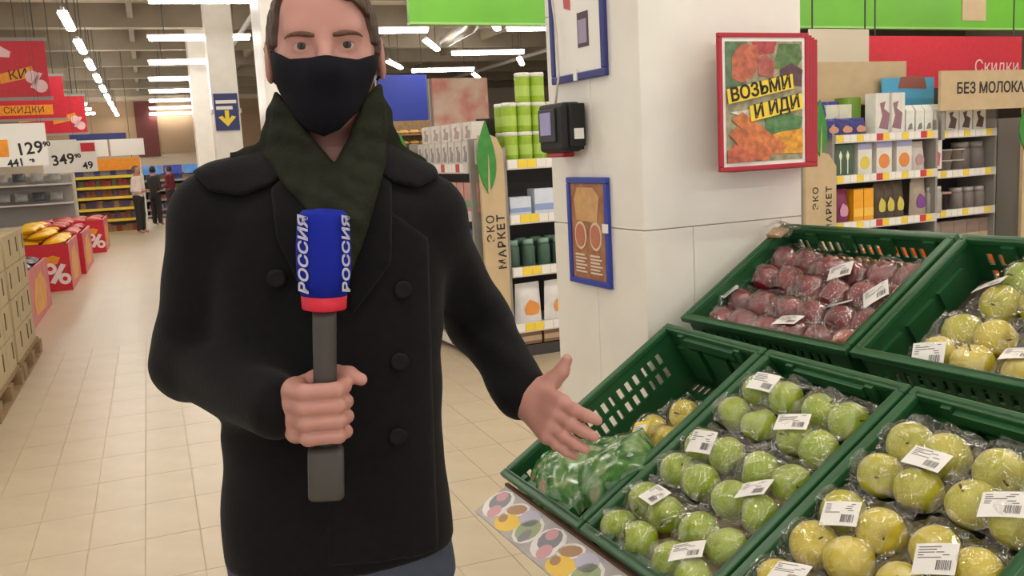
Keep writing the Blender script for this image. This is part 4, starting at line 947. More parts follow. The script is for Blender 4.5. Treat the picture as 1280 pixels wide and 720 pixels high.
for k, (a, b, lab, lb) in enumerate([(.735, .130, (1157, 440), 'yellow apple pack at the front rim of the upper crate, next to the red apples'), (.765, .312, (1235, 351), 'yellow apple pack at the back wall of the upper crate, next to the red apples'),
        (.915, .130, (1275, 440), 'yellow apple pack at the front rim of the upper crate, away from the red apples'), (.945, .312, None, 'yellow apple pack at the back wall of the upper crate, away from the red apples')]):
    apple_pack(M2, a, b, ND, 'gold', jit(40+k), lb, lab, .3, seed=40+k, sizes=.041, alt=[['gold', 'gold', 'yellow', 'gold'], ['yellow', 'yellow', 'green', 'yellow'], None, ['green', 'yellow', 'green', 'yellow']][k], tray=dark_tray, lw=.066, lh=.048)
# yellow apples left over in the half empty crate
ya = apple_pack(M1, .195, .300, -.105, 'gold', [(-.045, -.040), (.035, -.052), (-.03, .042), (.048, .030), (.02, .115)], 'yellow apple pack with a yellow-edged sticker in the half empty crate', None, 0, ext=(.10, .155), seed=50, tray=dark_tray)
yp = inv(M1, 797, 543, -.105+.052); zc = lambda x, y: np.full(x.shape, .050)+.35*(np.asarray(y)-(yp[1]-.300))
yb = sticker(ya, yp[0]-.195, yp[1]-.300, zc, .050, .066, .35, 51); yb.data.materials[0] = yellow
zc2 = lambda x, y: np.full(x.shape, .0508)+.35*(np.asarray(y)-(yp[1]-.300))
sticker(ya, yp[0]-.195, yp[1]-.300+.002, zc2, .040, .046, .35, 52)
# ---- salad bags in the half empty crate
def salad_bag(M, a, b, n, w, d, h, seed, label, mtl, rz=0.0, tilt=(0, 0)):
    T = M @ Matrix.Translation((a, b, n)) @ Matrix.Rotation(rz, 4, 'Z') @ Matrix.Rotation(tilt[0], 4, 'X') @ Matrix.Rotation(tilt[1], 4, 'Y')
    r = empty('salad_bag', mtx=T); N = 44; u = np.linspace(-1, 1, N); U, W = np.meshgrid(u, u, indexing='ij')
    e = np.clip((1-np.abs(U)**2.6)*(1-np.abs(W)**2.6), 0, 1)**.62
    k = np.abs(noise2(U*5, W*5, seed, 3)); z = e*h/2*(.95+.16*noise2(U*2, W*2, seed+1, 2))+.005*(1-np.clip(k*1.6, 0, 1))**2*e+(1-e)*noise2(U*6, W*6, seed+2, 2)*.005
    def shell(sc, sg): return [(U[i, j]*w/2*sc, W[i, j]*d/2*sc, sg*z[i, j]*sc) for i in range(N) for j in range(N)]
    F = [(i*N+j, (i+1)*N+j, (i+1)*N+j+1, i*N+j+1) for i in range(N-1) for j in range(N-1)]
    b_ = MB().add(shell(1, 1), F).add(shell(1, -.7), [f[::-1] for f in F]); b_.build('printed_bag', mtl, r, True)
    return tag(r, label, 'salad bag')
def bag_mat():
    m = film_mat('green_print_film', tint=(.75, .95, .7), base=.2, rough=.15); nt = m.node_tree
    return m
def salad_print(name, seed):
    m = mat(name, (46, 110, 40), .22, spec=.7, coat=.6); nt = m.node_tree; b = nt.nodes['Principled BSDF']
    tc = nt.nodes.new('ShaderNodeTexCoord'); n = nt.nodes.new('ShaderNodeTexNoise'); n.inputs['Scale'].default_value = 16; n.inputs['Detail'].default_value = 5; n.inputs['Distortion'].default_value = 1.2
    mp = nt.nodes.new('ShaderNodeMapping'); mp.inputs['Location'].default_value = (seed, seed*2, 0); nt.links.new(tc.outputs['Object'], mp.inputs[0]); nt.links.new(mp.outputs[0], n.inputs['Vector'])
    r = nt.nodes.new('ShaderNodeValToRGB'); cr = r.color_ramp; nt.links.new(n.outputs['Fac'], r.inputs[0])
    cr.elements[0].position = .25; cr.elements[0].color = lin((24, 62, 26)); cr.elements[1].position = .8; cr.elements[1].color = lin((206, 206, 190))
    for ps, c in ((.42, (56, 108, 50)), (.52, (92, 138, 74)), (.60, (150, 166, 124)), (.68, (156, 104, 76))): e = cr.elements.new(ps); e.color = lin(c)
    nt.links.new(r.outputs[0], b.inputs['Base Color']); return m
salad_bag(M1, .095, .090, -.075, .15, .17, .13, 61, 'crumpled salad bag with whitish corner at the front corner of the crate', salad_print('salad_a', 1.3), .2, (.2, -.2))
salad_bag(M1, .205, .105, -.045, .17, .21, .15, 62, 'plump green printed salad bag between the two other salad bags', salad_print('salad_b', 4.2), .1, (.15, 0))
salad_bag(M1, .318, .165, -.035, .15, .20, .13, 63, 'shiny green salad bag leaning toward the green apples', salad_print('salad_c', 7.7), -.4, (.1, .35))
salad_bag(M1, .12, .20, -.10, .20, .14, .09, 64, 'flat green salad bag lying behind the others in the half empty crate', salad_print('salad_d', 2.9), .3, (.1, -.1))
# crumpled wrap on the crate corner by the pillar
cw = empty('crumpled_wrap', mtx=M2 @ Matrix.Translation((.04, .385, .012)))
N = 14; u = np.linspace(-1, 1, N); U, W = np.meshgrid(u, u, indexing='ij'); z = .012*noise2(U*4, W*4, 5, 3)+.012*(1-U**2)*(1-W**2)+.004
MB().add([(U[i, j]*.06, W[i, j]*.03, z[i, j]) for i in range(N) for j in range(N)], [(i*N+j, (i+1)*N+j, (i+1)*N+j+1, i*N+j+1) for i in range(N-1) for j in range(N-1)]).build('wrap', film_dense, cw, True)
MB().box(-.035, .015, -.02, .015, -.011, -.003).build('card', mat('tan_card', (196, 156, 112), .8), cw)
tag(cw, 'crumpled clear wrap with a tan card on the crate rim by the pillar', 'wrapper')
# ------------------------------------------------------------------ people
def surfnet(f, lo, hi, h):
    """surface nets on a signed distance function; returns verts, quads"""
    lo = np.array(lo, float); n = np.ceil((np.array(hi)-lo)/h).astype(int)+1
    g = [lo[i]+h*np.arange(n[i]) for i in range(3)]
    X, Y, Z = np.meshgrid(*g, indexing='ij'); D = f(X, Y, Z).astype(np.float32)
    S = D < 0; c = np.zeros(tuple(n-1), np.int8)
    offs = [(i, j, k) for i in (0, 1) for j in (0, 1) for k in (0, 1)]
    sl = lambda A, o: A[o[0]:o[0]+n[0]-1, o[1]:o[1]+n[1]-1, o[2]:o[2]+n[2]-1]
    for o in offs: c += sl(S, o)
    act = (c > 0) & (c < 8); idx = -np.ones(act.shape, np.int64); I = np.argwhere(act); idx[act] = np.arange(len(I))
    acc = np.zeros((len(I), 3)); cnt = np.zeros(len(I))
    for a in offs:
        for ax in range(3):
            if a[ax] == 1: continue
            b = list(a); b[ax] = 1; da = D[I[:, 0]+a[0], I[:, 1]+a[1], I[:, 2]+a[2]]; db = D[I[:, 0]+b[0], I[:, 1]+b[1], I[:, 2]+b[2]]
            m = (da < 0) != (db < 0); t = np.where(m, da/np.where(m, da-db, 1), 0)
            p = np.tile(np.array(a, float), (len(I), 1)); p[:, ax] += t; acc[m] += p[m]; cnt[m] += 1
    V = lo+h*(I+acc/np.maximum(cnt, 1)[:, None]); Q = []
    for ax in range(3):
        u, v = (ax+1) % 3, (ax+2) % 3
        A = [slice(None)]*3; B = [slice(None)]*3; A[ax] = slice(0, n[ax]-1); B[ax] = slice(1, n[ax])
        A[u] = B[u] = slice(1, n[u]-1); A[v] = B[v] = slice(1, n[v]-1)
        sa, sb = S[tuple(A)], S[tuple(B)]
        for flip, m in ((False, sa & ~sb), (True, ~sa & sb)):
            E = np.argwhere(m)
            if not len(E): continue
            E[:, u] += 1; E[:, v] += 1
            q = []
            for du, dv in ((-1, -1), (0, -1), (0, 0), (-1, 0)):
                e = E.copy(); e[:, u] += du; e[:, v] += dv; q.append(idx[e[:, 0], e[:, 1], e[:, 2]])
            q = np.stack(q, 1); Q.append(q[:, ::-1] if flip else q)
    return V, np.concatenate(Q)
def smooth_mesh(V, Q, it=2):
    for _ in range(it):
        acc = np.zeros_like(V); c = np.zeros(len(V))
        for a, b in ((0, 1), (1, 2), (2, 3), (3, 0)):
            np.add.at(acc, Q[:, a], V[Q[:, b]]); np.add.at(acc, Q[:, b], V[Q[:, a]]); np.add.at(c, Q[:, a], 1); np.add.at(c, Q[:, b], 1)
        V = V*.5+acc/np.maximum(c, 1)[:, None]*.5
    return V
def net_obj(name, f, lo, hi, h, mtl, parent, it=1):
    V, Q = surfnet(f, lo, hi, h)
    if it: V = smooth_mesh(V, Q, it)
    me = bpy.data.meshes.new(name); me.from_pydata(V.tolist(), [], Q.tolist()); me.materials.append(mtl)
    me.polygons.foreach_set('use_smooth', [True]*len(me.polygons)); me.update(); return put(name, me, parent)
def smin(a, b, k): h = np.clip(.5+.5*(b-a)/k, 0, 1); return b*(1-h)+a*h-k*h*(1-h)
def smax(a, b, k): return -smin(-a, -b, k)
def ell(X, Y, Z, c, r):
    x, y, z = (X-c[0])/r[0], (Y-c[1])/r[1], (Z-c[2])/r[2]; k0 = np.sqrt(x*x+y*y+z*z); k1 = np.sqrt((x/r[0])**2+(y/r[1])**2+(z/r[2])**2)
    return k0*(k0-1)/np.maximum(k1, 1e-6)
def cone(X, Y, Z, a, b, r0, r1):
    a = np.array(a, float); b = np.array(b, float); d = b-a; L = d@d
    t = np.clip(((X-a[0])*d[0]+(Y-a[1])*d[1]+(Z-a[2])*d[2])/L, 0, 1)
    return np.sqrt((X-a[0]-t*d[0])**2+(Y-a[1]-t*d[1])**2+(Z-a[2]-t*d[2])**2)-(r0+(r1-r0)*t)
def chain(X, Y, Z, pts, rad, k=.01):
    d = None
    for i in range(len(pts)-1):
        e = cone(X, Y, Z, pts[i], pts[i+1], rad[i], rad[i+1]); d = e if d is None else smin(d, e, k)
    return d
def poly2(U, W, P):
    P = np.array(P, float); d = np.full(U.shape, 1e9); s = np.ones(U.shape)
    for i in range(len(P)):
        a, b = P[i], P[i-1]; e = b-a; wx, wy = U-a[0], W-a[1]; t = np.clip((wx*e[0]+wy*e[1])/(e@e), 0, 1)
        d = np.minimum(d, (wx-e[0]*t)**2+(wy-e[1]*t)**2)
        c1 = W >= a[1]; c2 = W < b[1]; c3 = e[0]*wy > e[1]*wx
        s = np.where((c1 & c2 & c3) | (~c1 & ~c2 & ~c3), -s, s)
    return s*np.sqrt(d)
# ---- the reporter.  local frame: x = to his left, y = away from the camera, z = up
RA = math.radians(14.1); RD = 1.50
ex = np.array([math.cos(RA), -math.sin(RA), 0]); ey = np.array([math.sin(RA), math.cos(RA), 0])
def loc(px, py, yl=0.0):
    d = ray(px, py); Q = CAM+d*((RD+yl)/(d@ey)); return float(Q@ex), yl, float(Q[2])
rep = empty('person', tuple(ey*RD), -RA)
tag(rep, 'reporter in a black pea coat and black face mask holding a blue microphone', 'person')
skin = mat('skin', (186, 134, 123), .5, var=.06, scale=14, sss=.12); 
coat_m = mat('coat_wool', (17, 16, 18), .9, var=.12, scale=60, bump=.25, bscale=260, spec=.15, sheen=.05)
scarf_m = mat('scarf_knit', (40, 42, 33), .95, var=.15, scale=50, bump=.5, bscale=160, spec=.1)
mask_m = mat('mask_cloth', (20, 20, 27), .85, bump=.2, bscale=500, spec=.15)
hair_m = mat('hair', (72, 50, 36), .6, var=.35, scale=60, bump=.6, bscale=120)
jean_m = mat('jeans', (60, 68, 86), .85, var=.1, scale=40, bump=.3, bscale=300)
HZ = 1.668      # eye height
def head(X, Y, Z, detail=True):
    Z = Z-HZ
    d = ell(X, Y, Z, (0, .022, .022), (.079, .098, .100))
    d = smin(d, ell(X, Y, Z, (0, -.018, -.03), (.067, .078, .098)), .035)
    d = smin(d, ell(X, Y, Z, (0, -.040, -.082), (.046, .050, .038)), .035)
    for s in (-1, 1): d = smin(d, ell(X, Y, Z, (s*.042, -.052, -.035), (.026, .028, .026)), .025)
    d = smin(d, cone(X, Y, Z, (-.04, -.079, .020), (.04, -.079, .020), .013, .013), .02)
    d = smin(d, ell(X, Y, Z, (0, -.060, .055), (.055, .032, .04)), .03)
    if detail:
        for s in (-1, 1): d = smax(d, -ell(X, Y, Z, (s*.033, -.108, -.002), (.020, .021, .013)), .012)
        d = smin(d, cone(X, Y, Z, (0, -.090, .010), (0, -.113, -.036), .008, .013), .012)
        for s in (-1, 1):
            lid = np.sqrt((X-s*.033)**2+(Y+.0755)**2+(Z)**2)-.0155
            lid = smax(lid, -ell(X, Y, Z, (s*.033, -.094, -.001), (.0152, .018, .0053)), .002)
            d = smin(d, lid, .004)
            ear = ell(X, Y, Z, (s*.086, .014, -.012), (.009, .021, .034)); ear = smax(ear, -ell(X, Y, Z, (s*.096, .010, -.008), (.008, .012, .022)), .004)
            d = smin(d, ear, .006)
    d = smin(d, cone(X, Y, Z, (0, .028, -.22), (0, .018, -.08), .060, .055), .02)
    return d
ARM_L = [(-.195, .010, 1.415), (-.252, .060, 1.190), (-.115, -.165, 1.158)]
w0 = loc(655, 495, -.02); ARM_R = [(.140, .010, 1.392), loc(600, 402, .15), w0]
TZ = np.array([.60, .84, .95, 1.05, 1.15, 1.25, 1.35, 1.42, 1.47, 1.52]); TA = np.array([.188, .188, .186, .178, .176, .182, .190, .178, .12, .06]); TB = np.array([.135, .138, .138, .135, .132, .130, .122, .112, .09, .06]); TC = np.array([-.040, -.038, -.036, -.033, -.028, -.024, -.020, -.015, -.01, 0])
def torso(X, Y, Z, off=0.0):
    a = np.interp(Z, TZ, TA)+off; b = np.interp(Z, TZ, TB)+off; cx = np.interp(Z, TZ, TC)
    u, v = np.abs(X-cx)/a, np.abs(Y-.01)/b; k = (u**2.4+v**2.4)**(1/2.4)
    return (k-1)*np.minimum(a, b)*.9
def coat(X, Y, Z):
    d = torso(X, Y, Z)
    d = smin(d, cone(X, Y, Z, (-.07, .02, 1.475), (-.185, .015, 1.432), .045, .062), .04); d = smin(d, cone(X, Y, Z, (.06, .02, 1.470), (.142, .015, 1.410), .045, .062), .04)
    aL = chain(X, Y, Z, [ARM_L[0], ARM_L[1], tuple(np.array(ARM_L[1])*-.06+np.array(ARM_L[2])*1.06)], [.064, .062, .046], .03)
    aR = chain(X, Y, Z, [ARM_R[0], ARM_R[1], tuple(np.array(ARM_R[1])*.05+np.array(ARM_R[2])*.95)], [.057, .054, .046], .03)
    d = smin(d, aL, .03); d = smin(d, aR, .03)
    d = smax(d, .862+.015*(X+.04)*0-Z, .006)
    f = np.sin(Z*62+X*30+np.sin(X*25+Y*19)*2.0)*np.exp(-((Z-1.17)/.14)**2)*np.exp(-((np.abs(X+.02)-.24)/.07)**2)
    d = d+.0035*f+.0022*np.sin(X*38+np.sin(Z*14)*2)*np.exp(-((Z-.98)/.12)**2)
    d = smax(d, -cone(X, Y, Z, (0, .02, 1.40), (0, .01, 1.62), .058, .066), .012)
    return smax(d, -cone(X, Y, Z, (.004, -.085, 1.475), (0, -.05, 1.62), .030, .06), .01)
co = net_obj('coat', coat, (-.36, -.26, .83), (.36, .28, 1.56), .0075, coat_m, rep, 1); co['label'] = 'black wool pea coat'
# collar wings, front panel, cuffs: cloth lying on the coat
def overlay(name, polyg, off, lo, hi, m, h=.005, ymax=.03, inner=.012):
    def f(X, Y, Z):
        c = coat(X, Y, Z); d = np.maximum(c-off, -(c+inner)); d = smax(d, poly2(X, Z, polyg), .006); return smax(d, Y-ymax, .004)
    return net_obj(name, f, lo, hi, h, m, co, 1)
def LP(px, py, y=-.09): q = loc(px, py, y); return q[0], q[2]
cl = [LP(348, 142, .0), LP(300, 172, .0), LP(238, 214, -.03), LP(262, 240, -.06), LP(300, 246, -.09), LP(336, 232, -.10), LP(372, 205, -.11), LP(368, 160, -.1)]
cr_ = [LP(470, 140, 0), LP(508, 168, 0), LP(548, 200, -.03), LP(553, 222, -.06), LP(522, 236, -.08), LP(492, 228, -.1), LP(455, 205, -.1), LP(448, 165, -.1)]
overlay('collar', cl, .013, (-.30, -.22, 1.36), (.05, .06, 1.60), coat_m); overlay('collar', cr_, .013, (-.02, -.22, 1.36), (.30, .06, 1.60), coat_m)
lapL = [LP(336, 236, -.11), LP(372, 205, -.11), LP(420, 300, -.12), LP(395, 400, -.12), LP(345, 300, -.12)]
overlay('lapel', lapL, .010, (-.2, -.22, 1.15), (.1, .02, 1.5), coat_m)
lapR = [LP(492, 228, -.11), LP(455, 205, -.11), LP(425, 300, -.12), LP(440, 395, -.12), LP(490, 330, -.12)]
overlay('lapel', lapR, .010, (-.1, -.22, 1.15), (.2, .02, 1.5), coat_m)
fp = [LP(408, 330, -.12), LP(470, 250, -.12), LP(540, 300, -.12), LP(552, 700, -.12), LP(408, 705, -.12)]
overlay('front_flap', fp, .0035, (-.1, -.22, .84), (.2, .02, 1.45), coat_m, .006)
but = MB().lathe([(.004, -.002), (.0135, -.002), (.0145, .001), (.0135, .004), (.009, .0035), (.002, .0028)], 16).mesh('button', mat('button', (15, 14, 15), .6, spec=.2), True)
def coat_y(x, z):
    ys = np.linspace(-.3, .05, 700); d = coat(np.full(700, x), ys, np.full(700, z)); return float(ys[np.argmax(d < 0)])
for px, py in ((505, 365), (500, 455), (498, 548), (345, 350)):
    x, _, z = loc(px, py, -.13); o = put('button', but, co); o.location = (x, coat_y(x, z)-.008, z); o.rotation_euler = (math.pi/2, 0, 0)
# ---- body: head, neck, torso, arms, hands, legs as one mesh
def fist(X, Y, Z):
    c = np.array(MIC_G); d = None
    # four fingers wrapped round the grip, seen from the front
    for i in range(4):
        z = c[2]+.033-i*.0215; k = [.98, 1.0, .98, .9][i]; r = [.0108, .0112, .0108, .0098][i]
        pts = [(c[0]-.044, c[1]-.004+.004*i, z-.001), (c[0]-.028*k, c[1]-.029, z), (c[0]+.017*k, c[1]-.029, z-.001), (c[0]+.028*k, c[1]-.006, z-.002), (c[0]+.012, c[1]+.018, z-.002)]
        e = chain(X, Y, Z, pts, [r*1.08, r*1.1, r*1.02, r*.95, r*.8], .004); d = e if d is None else smin(d, e, .003)
    palm = chain(X, Y, Z, [(c[0]-.040, c[1]+.006, c[2]+.030), (c[0]-.042, c[1]+.010, c[2]-.032)], [.018, .016], .01)
    palm = smin(palm, chain(X, Y, Z, [(c[0]-.034, c[1]+.026, c[2]+.024), (c[0]-.040, c[1]+.03, c[2]-.026)], [.018, .018], .01), .016)
    d = smin(d, palm, .008)
    th = chain(X, Y, Z, [(c[0]-.030, c[1]+.034, c[2]+.026), (c[0]+.006, c[1]+.031, c[2]+.046), (c[0]+.036, c[1]+.012, c[2]+.043), (c[0]+.052, c[1]-.004, c[2]+.038)], [.016, .0125, .0112, .0088], .006)
    d = smin(d, th, .006)
    return smin(d, chain(X, Y, Z, [ARM_L[2], (c[0]-.052, c[1]+.03, c[2])], [.029, .027], .02), .02)
MG = loc(407, 511, -.215); MIC_G = (MG[0], MG[1], MG[2])
HC = np.array(ARM_R[2]); 
tipv = np.array(loc(716, 546, -.15)); 
def open_hand(X, Y, Z):
    W = HC; f = tipv-W; f = f/np.linalg.norm(f); up = np.array([.45, -.15, .88]); up = up-f*(up@f); up /= np.linalg.norm(up); nrm = np.cross(f, up)
    P_ = lambda a, b, c=0.0: tuple(W+f*a+up*b+nrm*c)
    d = chain(X, Y, Z, [tuple(W+(np.array(ARM_R[1])-W)*.2), P_(.0, 0), P_(.025, .002)], [.028, .027, .026], .02)
    for b0, b1 in ((.028, .034), (.010, .012), (-.008, -.010), (-.022, -.028)): d = smin(d, chain(X, Y, Z, [P_(.018, b0*.7), P_(.090, b1)], [.0155, .0135], .01), .014)
    for i, (b, L, sp) in enumerate(((.032, .068, .10), (.012, .076, .03), (-.009, .070, -.03), (-.027, .054, -.08))):
        r = [.0098, .0100, .0096, .0086][i]
        pts = [P_(.088, b), P_(.088+L*.48, b+L*.48*sp, -.004), P_(.088+L*.78, b+L*.78*sp, -.012), P_(.088+L, b+L*sp*.95, -.022)]
        d = smin(d, chain(X, Y, Z, pts, [r*1.12, r*1.05, r*.97, r*.82], .004), .005)
    th = chain(X, Y, Z, [P_(.018, .022, -.006), P_(.034, .048, -.014), P_(.040, .068, -.018), P_(.040, .090, -.018)], [.018, .0145, .0118, .0092], .008)
    return smin(d, th, .012)
def lower(X, Y, Z):
    d = torso(X, Y, Z, -.02); d = smax(d, .84-Z, .02); d = smax(d, Z-1.46, .02)
    d = smin(d, chain(X, Y, Z, [ARM_L[0], ARM_L[1], ARM_L[2]], [.045, .042, .03], .02), .02); d = smin(d, chain(X, Y, Z, [ARM_R[0], ARM_R[1], ARM_R[2]], [.045, .042, .03], .02), .02)
    d = smin(d, cone(X, Y, Z, (0, .025, 1.40), (0, .022, 1.52), .062, .058), .03)
    for s in (-1, 1): d = smin(d, chain(X, Y, Z, [(-.038+s*.085, .01, .86), (-.038+s*.095, -.005, .48), (-.038+s*.10, .02, .09)], [.083, .056, .040], .03), .03)
    return d
meshes = [surfnet(head, (-.11, -.135, 1.44), (.11, .135, 1.80), .0028), surfnet(fist, (MIC_G[0]-.10, MIC_G[1]-.06, MIC_G[2]-.07), (MIC_G[0]+.075, MIC_G[1]+.10, MIC_G[2]+.075), .0021),
          surfnet(open_hand, tuple(HC-np.array([.10, .24, .18])), tuple(HC+np.array([.17, .14, .13])), .0024), surfnet(lower, (-.36, -.26, .04), (.36, .28, 1.55), .011)]
VV, QQ, off = [], [], 0
for V, Q in meshes: V = smooth_mesh(V, Q, 1); VV.append(V); QQ.append(Q+off); off += len(V)
me = bpy.data.meshes.new('body'); me.from_pydata(np.concatenate(VV).tolist(), [], np.concatenate(QQ).tolist()); me.materials.append(skin)
me.polygons.foreach_set('use_smooth', [True]*len(me.polygons)); me.update(); body = put('body', me, rep)
# eyes, brows, hair, mask
eye_w = mat('eye_white', (186, 168, 160), .3); iris = mat('iris', (58, 56, 50), .25)
for s in (-1, 1):
    e = MB().lathe([(.0001, -.0122), (.005, -.0111), (.0095, -.0075), (.0122, 0), (.0095, .0075), (.0061, .0105)], 18, cap=False).add([], [])
    eo = e.build('eye', eye_w, rep, True); eo.location = (s*.033, -.0765, HZ-.0005); eo.rotation_euler = (math.pi/2, 0, 0)
    io = MB().lathe([(.0063, .0104), (.0045, .0116), (.0001, .0124)], 18, cap=False).build('iris', iris, eo, True)
    MB().lathe([(.0026, .01235), (.0001, .0128)], 12, cap=False).build('pupil', black, eo, True)
def head_y(x, z):
    ys = np.linspace(-.16, .05, 600); d = head(np.full(600, x), ys, np.full(600, z)); return float(ys[np.argmax(d < 0)])
brow_m = mat('brow', (100, 70, 54), .8, var=.3, scale=200)
for s in (-1, 1):
    pts = []
    for k in range(9):
        t = k/8; x = s*(.013+.043*t); z = HZ+.0125+.0045*math.sin(t*2.4)-.003*t*t; pts.append((x, head_y(x, z)+.0005, z))
    MB().tube(pts, [.0028, .0040, .0044, .0044, .0040, .0035, .003, .0024, .0014], 6).build('eyebrow', brow_m, rep, True)
def hair(X, Y, Z):
    d = head(X, Y, Z, False)-.0075-.0022*np.sin(X*420+np.sin(Y*160)*2)*np.sin(Z*60+Y*300)
    z = Z-HZ; ax = np.abs(X)
    top = .083-.022*np.clip((X-.005)/.03, 0, 1)-.9*np.clip(ax-.045, 0, 1)-z
    side = np.maximum.reduce([-.042-Y-.35*np.clip(z-.02, 0, .1), .004-z, .050-ax])
    back = np.maximum(.035-Y, -.085-z); sb = np.maximum.reduce([np.abs(Y+.012)-.012, -.012-z, z-.05, .06-ax])
    reg = np.minimum(np.minimum(top, side), np.minimum(back, sb))
    return smax(d, reg, .006)
net_obj('hair', hair, (-.105, -.13, 1.56), (.105, .15, 1.80), .0032, hair_m, rep, 1)
def face_wrap(X, Y, Z):
    d = head(X, Y, Z, False); z = Z-HZ
    d = smin(d, cone(X, Y, z, (0, -.090, .004), (0, -.114, -.038), .011, .016), .022); d = smin(d, ell(X, Y, z, (0, -.055, -.045), (.045, .060, .035)), .03); return smin(d, ell(X, Y, z, (0, -.052, -.085), (.040, .050, .036)), .03)
mp = [LP(338, 64, -.0), LP(345, 67, -.03), LP(362, 74, -.08), LP(390, 73, -.10), LP(408, 70, -.11), LP(426, 73, -.10), LP(448, 75, -.08), LP(466, 71, -.03), LP(474, 66, 0),
      LP(472, 84, -.0), LP(462, 112, -.03), LP(448, 140, -.06), LP(425, 162, -.09), LP(405, 170, -.10), LP(386, 164, -.09), LP(362, 140, -.06), LP(347, 112, -.03), LP(339, 84, 0)]
def maskf(X, Y, Z):
    c = face_wrap(X, Y, Z); d = np.maximum(c-.0065, -(c+.001)); d = smax(d, poly2(X, Z, mp), .003); return smax(d, Y-.004, .003)
mk = net_obj('face_mask', maskf, (-.12, -.14, 1.50), (.12, .03, 1.70), .0026, mask_m, rep, 1); mk['label'] = 'plain black cloth face mask'
for s in (-1, 1):
    MB().tube([(s*.080, -.006, HZ-.004), (s*.088, .012, HZ+.016), (s*.092, .030, HZ+.010), (s*.088, .034, HZ-.03), (s*.078, .004, HZ-.045)], .0022, 6).build('ear_loop', mask_m, mk, True)
# scarf: collar wrap and two ends crossing on the chest
def sbase(X, Y, Z):
    d = torso(X, Y, Z); d = smin(d, cone(X, Y, Z, (-.07, .02, 1.475), (-.185, .015, 1.432), .045, .062), .04); d = smin(d, cone(X, Y, Z, (.06, .02, 1.470), (.142, .015, 1.410), .045, .062), .04)
    return smin(d, cone(X, Y, Z, (0, .020, 1.42), (0, .012, 1.60), .066, .062), .05)
SA = [LP(343, 112, 0), LP(330, 150, -.03), LP(326, 195, -.06), LP(360, 240, -.1), LP(430, 310, -.12), LP(462, 262, -.12), LP(418, 204, -.11), LP(386, 166, -.1), LP(362, 128, -.06)]
SB = [LP(476, 104, 0), LP(486, 150, -.04), LP(484, 205, -.09), LP(456, 300, -.13), LP(436, 350, -.13), LP(376, 350, -.13), LP(382, 290, -.13), LP(402, 226, -.12), LP(418, 204, -.11), LP(438, 166, -.1), LP(452, 120, -.05)]
def scarf(X, Y, Z):
    b = sbase(X, Y, Z); rip = .0018*np.sin((X*.5+Z)*170+np.sin(X*40)*1.5)
    A = smax(smax(b-.020+rip, -(b+.012), .004), poly2(X, Z, SA), .016); B = smax(smax(b-.030+rip, -(b+.004), .004), poly2(X, Z, SB), .018)
    f = smin(A, B, .004); f = smax(f, Y-.03, .01)
    ring = smax(smax(b-.020+rip, -(b+.012), .004), np.abs(Z-1.535)-.05, .02); ring = smax(ring, -Y-.0, .01)
    return smax(smin(f, ring, .02), -(head(X, Y, Z, False)-.003), .004)
net_obj('scarf', scarf, (-.16, -.22, 1.26), (.16, .16, 1.62), .0045, scarf_m, rep, 1)['label'] = 'dark olive knitted scarf'
def pants(X, Y, Z):
    d = smax(torso(X, Y, Z, -.008), Z-.93, .01)
    d = smax(d, .80-Z, .02)
    for s in (-1, 1): d = smin(d, chain(X, Y, Z, [(-.038+s*.088, .01, .86), (-.038+s*.098, -.005, .48), (-.038+s*.104, .02, .075)], [.094, .074, .064], .03), .025)
    return smax(d, .055-Z, .006)+.003*np.sin(Z*40+X*30)
net_obj('jeans', pants, (-.30, -.18, .03), (.24, .20, .98), .010, jean_m, rep, 1)
for s in (-1, 1):
    def shoe(X, Y, Z):
        cx = -.038+s*.105; d = ell(X, Y, Z, (cx+s*.006, -.075, .035), (.048, .125, .048)); d = smin(d, cone(X, Y, Z, (cx, .03, .05), (cx, .025, .10), .048, .045), .03); return smax(d, .003-Z, .004)
    net_obj('shoe', shoe, (-.038+s*.105-.08, -.23, -.01), (-.038+s*.105+.08, .12, .16), .007, black, rep, 1)
# ---- microphone held in his right hand
mt, mbm, mbt = loc(404, 265, -.215), loc(407, 383, -.215), loc(408, 620, -.215)
ax = np.array(mt)-np.array(mbt); Lm = float(np.linalg.norm(ax)); ax = ax/Lm
mic = empty('microphone'); rmat = Matrix.Rotation(-RA, 4, 'Z'); zax = Vector(ax); yax = Vector((0, 1, 0)); xax = yax.cross(zax).normalized(); yax = zax.cross(xax)
ML = Matrix(((xax.x, yax.x, zax.x, mbt[0]), (xax.y, yax.y, zax.y, mbt[1]), (xax.z, yax.z, zax.z, mbt[2]), (0, 0, 0, 1)))
mic.matrix_world = Matrix.Translation(tuple(ey*RD)) @ rmat @ ML
def h_of(py): return Lm*(620-py)/(620-265)
def rbox(b, prof, pw=5.0, n=32, rot=0.0):
    """lofted superellipse body: prof (half width, z)"""
    V = []
    for r, z in prof:
        for k in range(n):
            t = 2*math.pi*k/n; c, s = math.cos(t), math.sin(t); q = (abs(c)**pw+abs(s)**pw)**(-1/pw); x, y = r*q*c, r*q*s
            V.append((x*math.cos(rot)-y*math.sin(rot), x*math.sin(rot)+y*math.cos(rot), z))
    m = len(prof); F = [(i*n+k, i*n+(k+1) % n, (i+1)*n+(k+1) % n, (i+1)*n+k) for i in range(m-1) for k in range(n)]+[tuple(range(n-1, -1, -1)), tuple(range((m-1)*n, m*n))]
    return b.add(V, F)
mic_blue = mat('mic_blue', (16, 34, 150), .75, bump=.15, bscale=600, spec=.2); mic_red = mat('mic_red', (206, 26, 52), .6)
z0, z1, z2 = h_of(383), h_of(366), h_of(264); R0 = .0365
RT = math.radians(45)
